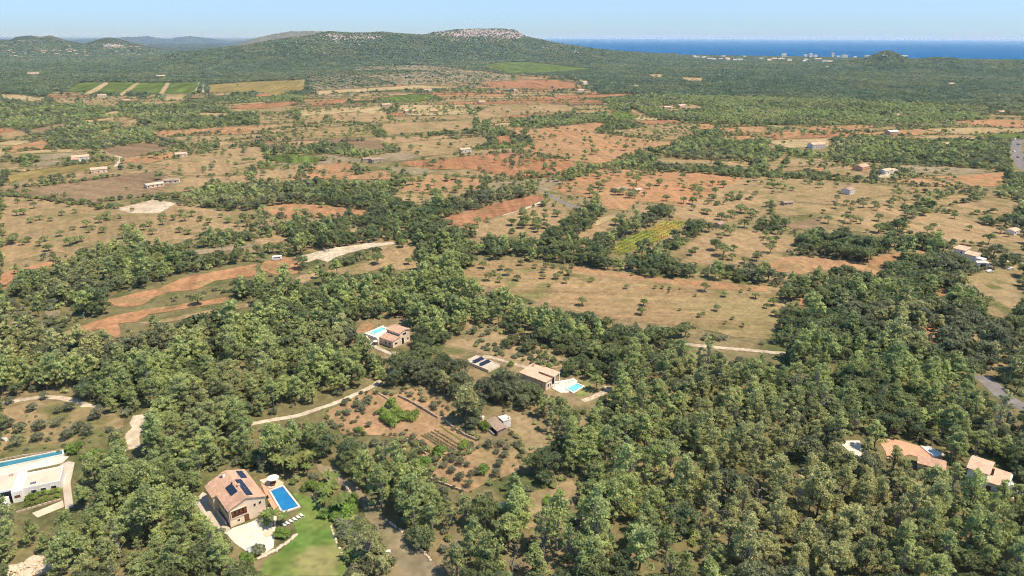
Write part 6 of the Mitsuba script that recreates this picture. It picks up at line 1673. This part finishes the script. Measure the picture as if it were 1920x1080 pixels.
# ---- far woods: one mass beyond 1800 m, on the plain and on the hills
fr_ = np.random.default_rng(31)
X, Y, S = [], [], []
for d0, d1, s in ((1800, 2600, 8.0), (2600, 3600, 10.5), (3600, 6400, 13.5)):
    vr = fr_
    x, y = grid(d0, d1, s)
    X.append(x), Y.append(y), S.append(np.full(len(x), s))
x, y, s = np.concatenate(X), np.concatenate(Y), np.concatenate(S)
z = ground_z(x, y)
px, py = to_px(np.column_stack([x, y, z]))
px2, py2 = to_px(np.column_stack([x, y, z + 4]))
onland = inside(land, x, y)
infield = inside(FIELD_ALL, px, py) | inside(FIELD_ALL, px2, py2)
ROCKY = [(905, 63, 85, 9, 0.9), (955, 66, 34, 8, 0.9), (835, 64, 26, 5, 0.6), (690, 70, 36, 6, 0.55), (625, 72, 26, 8, 0.6), (655, 80, 40, 8, 0.25), (570, 76, 30, 8, 0.15), (1030, 91, 18, 4, 0.5), (1080, 99, 14, 3, 0.5), (50, 75, 28, 5, 0.5), (213, 77, 10, 4, 0.4), (213, 87, 22, 4, 0.95), (900, 74, 60, 6, 0.3), (1663, 104, 8, 4, 0.4)]
rk = np.zeros(len(x))
for cx_, cy_, rx_, ry_, pr_ in ROCKY:
    q = ((px - cx_) / rx_) ** 2 + ((py - cy_) / ry_) ** 2
    rk = np.maximum(rk, pr_ * np.clip(1.6 - 1.4 * q, 0, 1))
rocky = (z > 25) & (fr_.uniform(0, 1, len(x)) < rk)
ico = trimesh.creation.icosphere(0, 1.0)
rv = []
for i in np.nonzero(rocky)[0]:
    m_ = np.array(ico.vertices) * (1 + 0.35 * fr_.normal(size=(12, 1))) * np.array([1.0, 1.0, 0.75]) * fr_.uniform(4.0, 8.5)
    rv.append((m_ + np.array([x[i], y[i], z[i] + 1.0]))[ico.faces].reshape(-1, 3))
solid('hill_rocks', tri_mesh(np.concatenate(rv)), 'hill_rock', 'pale pinkish rocks along the crest of the wooded ridge', 'rocks', kind='stuff')
keep = onland & ~(infield & (z < 12)) & ~rocky & ((z > 12) | (fr_.uniform(0, 1, len(x)) < cover(x, y))) & (fr_.uniform(0, 1, len(x)) < 0.93)
x, y, z, s = x[keep], y[keep], z[keep], s[keep]
if far_pts:
    fp_ = np.array(far_pts)
    x, y, z, s = np.append(x, fp_[:, 0]), np.append(y, fp_[:, 1]), np.append(z, np.full(len(fp_), 1.2)), np.append(s, fp_[:, 2] * 5.5)
temps = []
for i in range(10):
    c, r = clumps(g, 4, 0.36, 0.22, 0.5, 0.22, 0.36, 0.85, 'dome')
    temps.append(leaf_tris(g, c, r, 4, 0.46, 0.35, 0.0))
temps = np.array(temps)
ti = fr_.integers(0, 10, len(x))
ang = fr_.uniform(0, 6.28, len(x))
sc = s * np.exp(fr_.normal(0, 0.2, len(x))) * 1.25
vv = temps[ti]
ca, sa = np.cos(ang)[:, None], np.sin(ang)[:, None]
hs_ = np.minimum(sc, 9.0)[:, None]
V = np.stack([(vv[..., 0] * ca - vv[..., 1] * sa) * sc[:, None] + x[:, None], (vv[..., 0] * sa + vv[..., 1] * ca) * sc[:, None] + y[:, None], vv[..., 2] * hs_ * 1.1 + z[:, None]], -1).reshape(-1, 3)
solid('far_forest', tri_mesh(V), 'leaf_far', 'far forest covering the hills and the plain towards the coast', 'forest', kind='stuff')
print('far trees', len(x), 'plants', len(plants), {k: len(v) for k, v in by.items()})

# ------------------------------------------------------------------ air
scene['haze'] = {'type': 'cube', 'to_world': T().translate([0, 108000.0, 130.0]).scale([182000.0, 116000.0, 136.0]), 'bsdf': {'type': 'null'}, 'interior': {'type': 'ref', 'id': 'air'}}
tag('haze', 'thin summer haze over the whole plain', 'haze', kind='stuff')
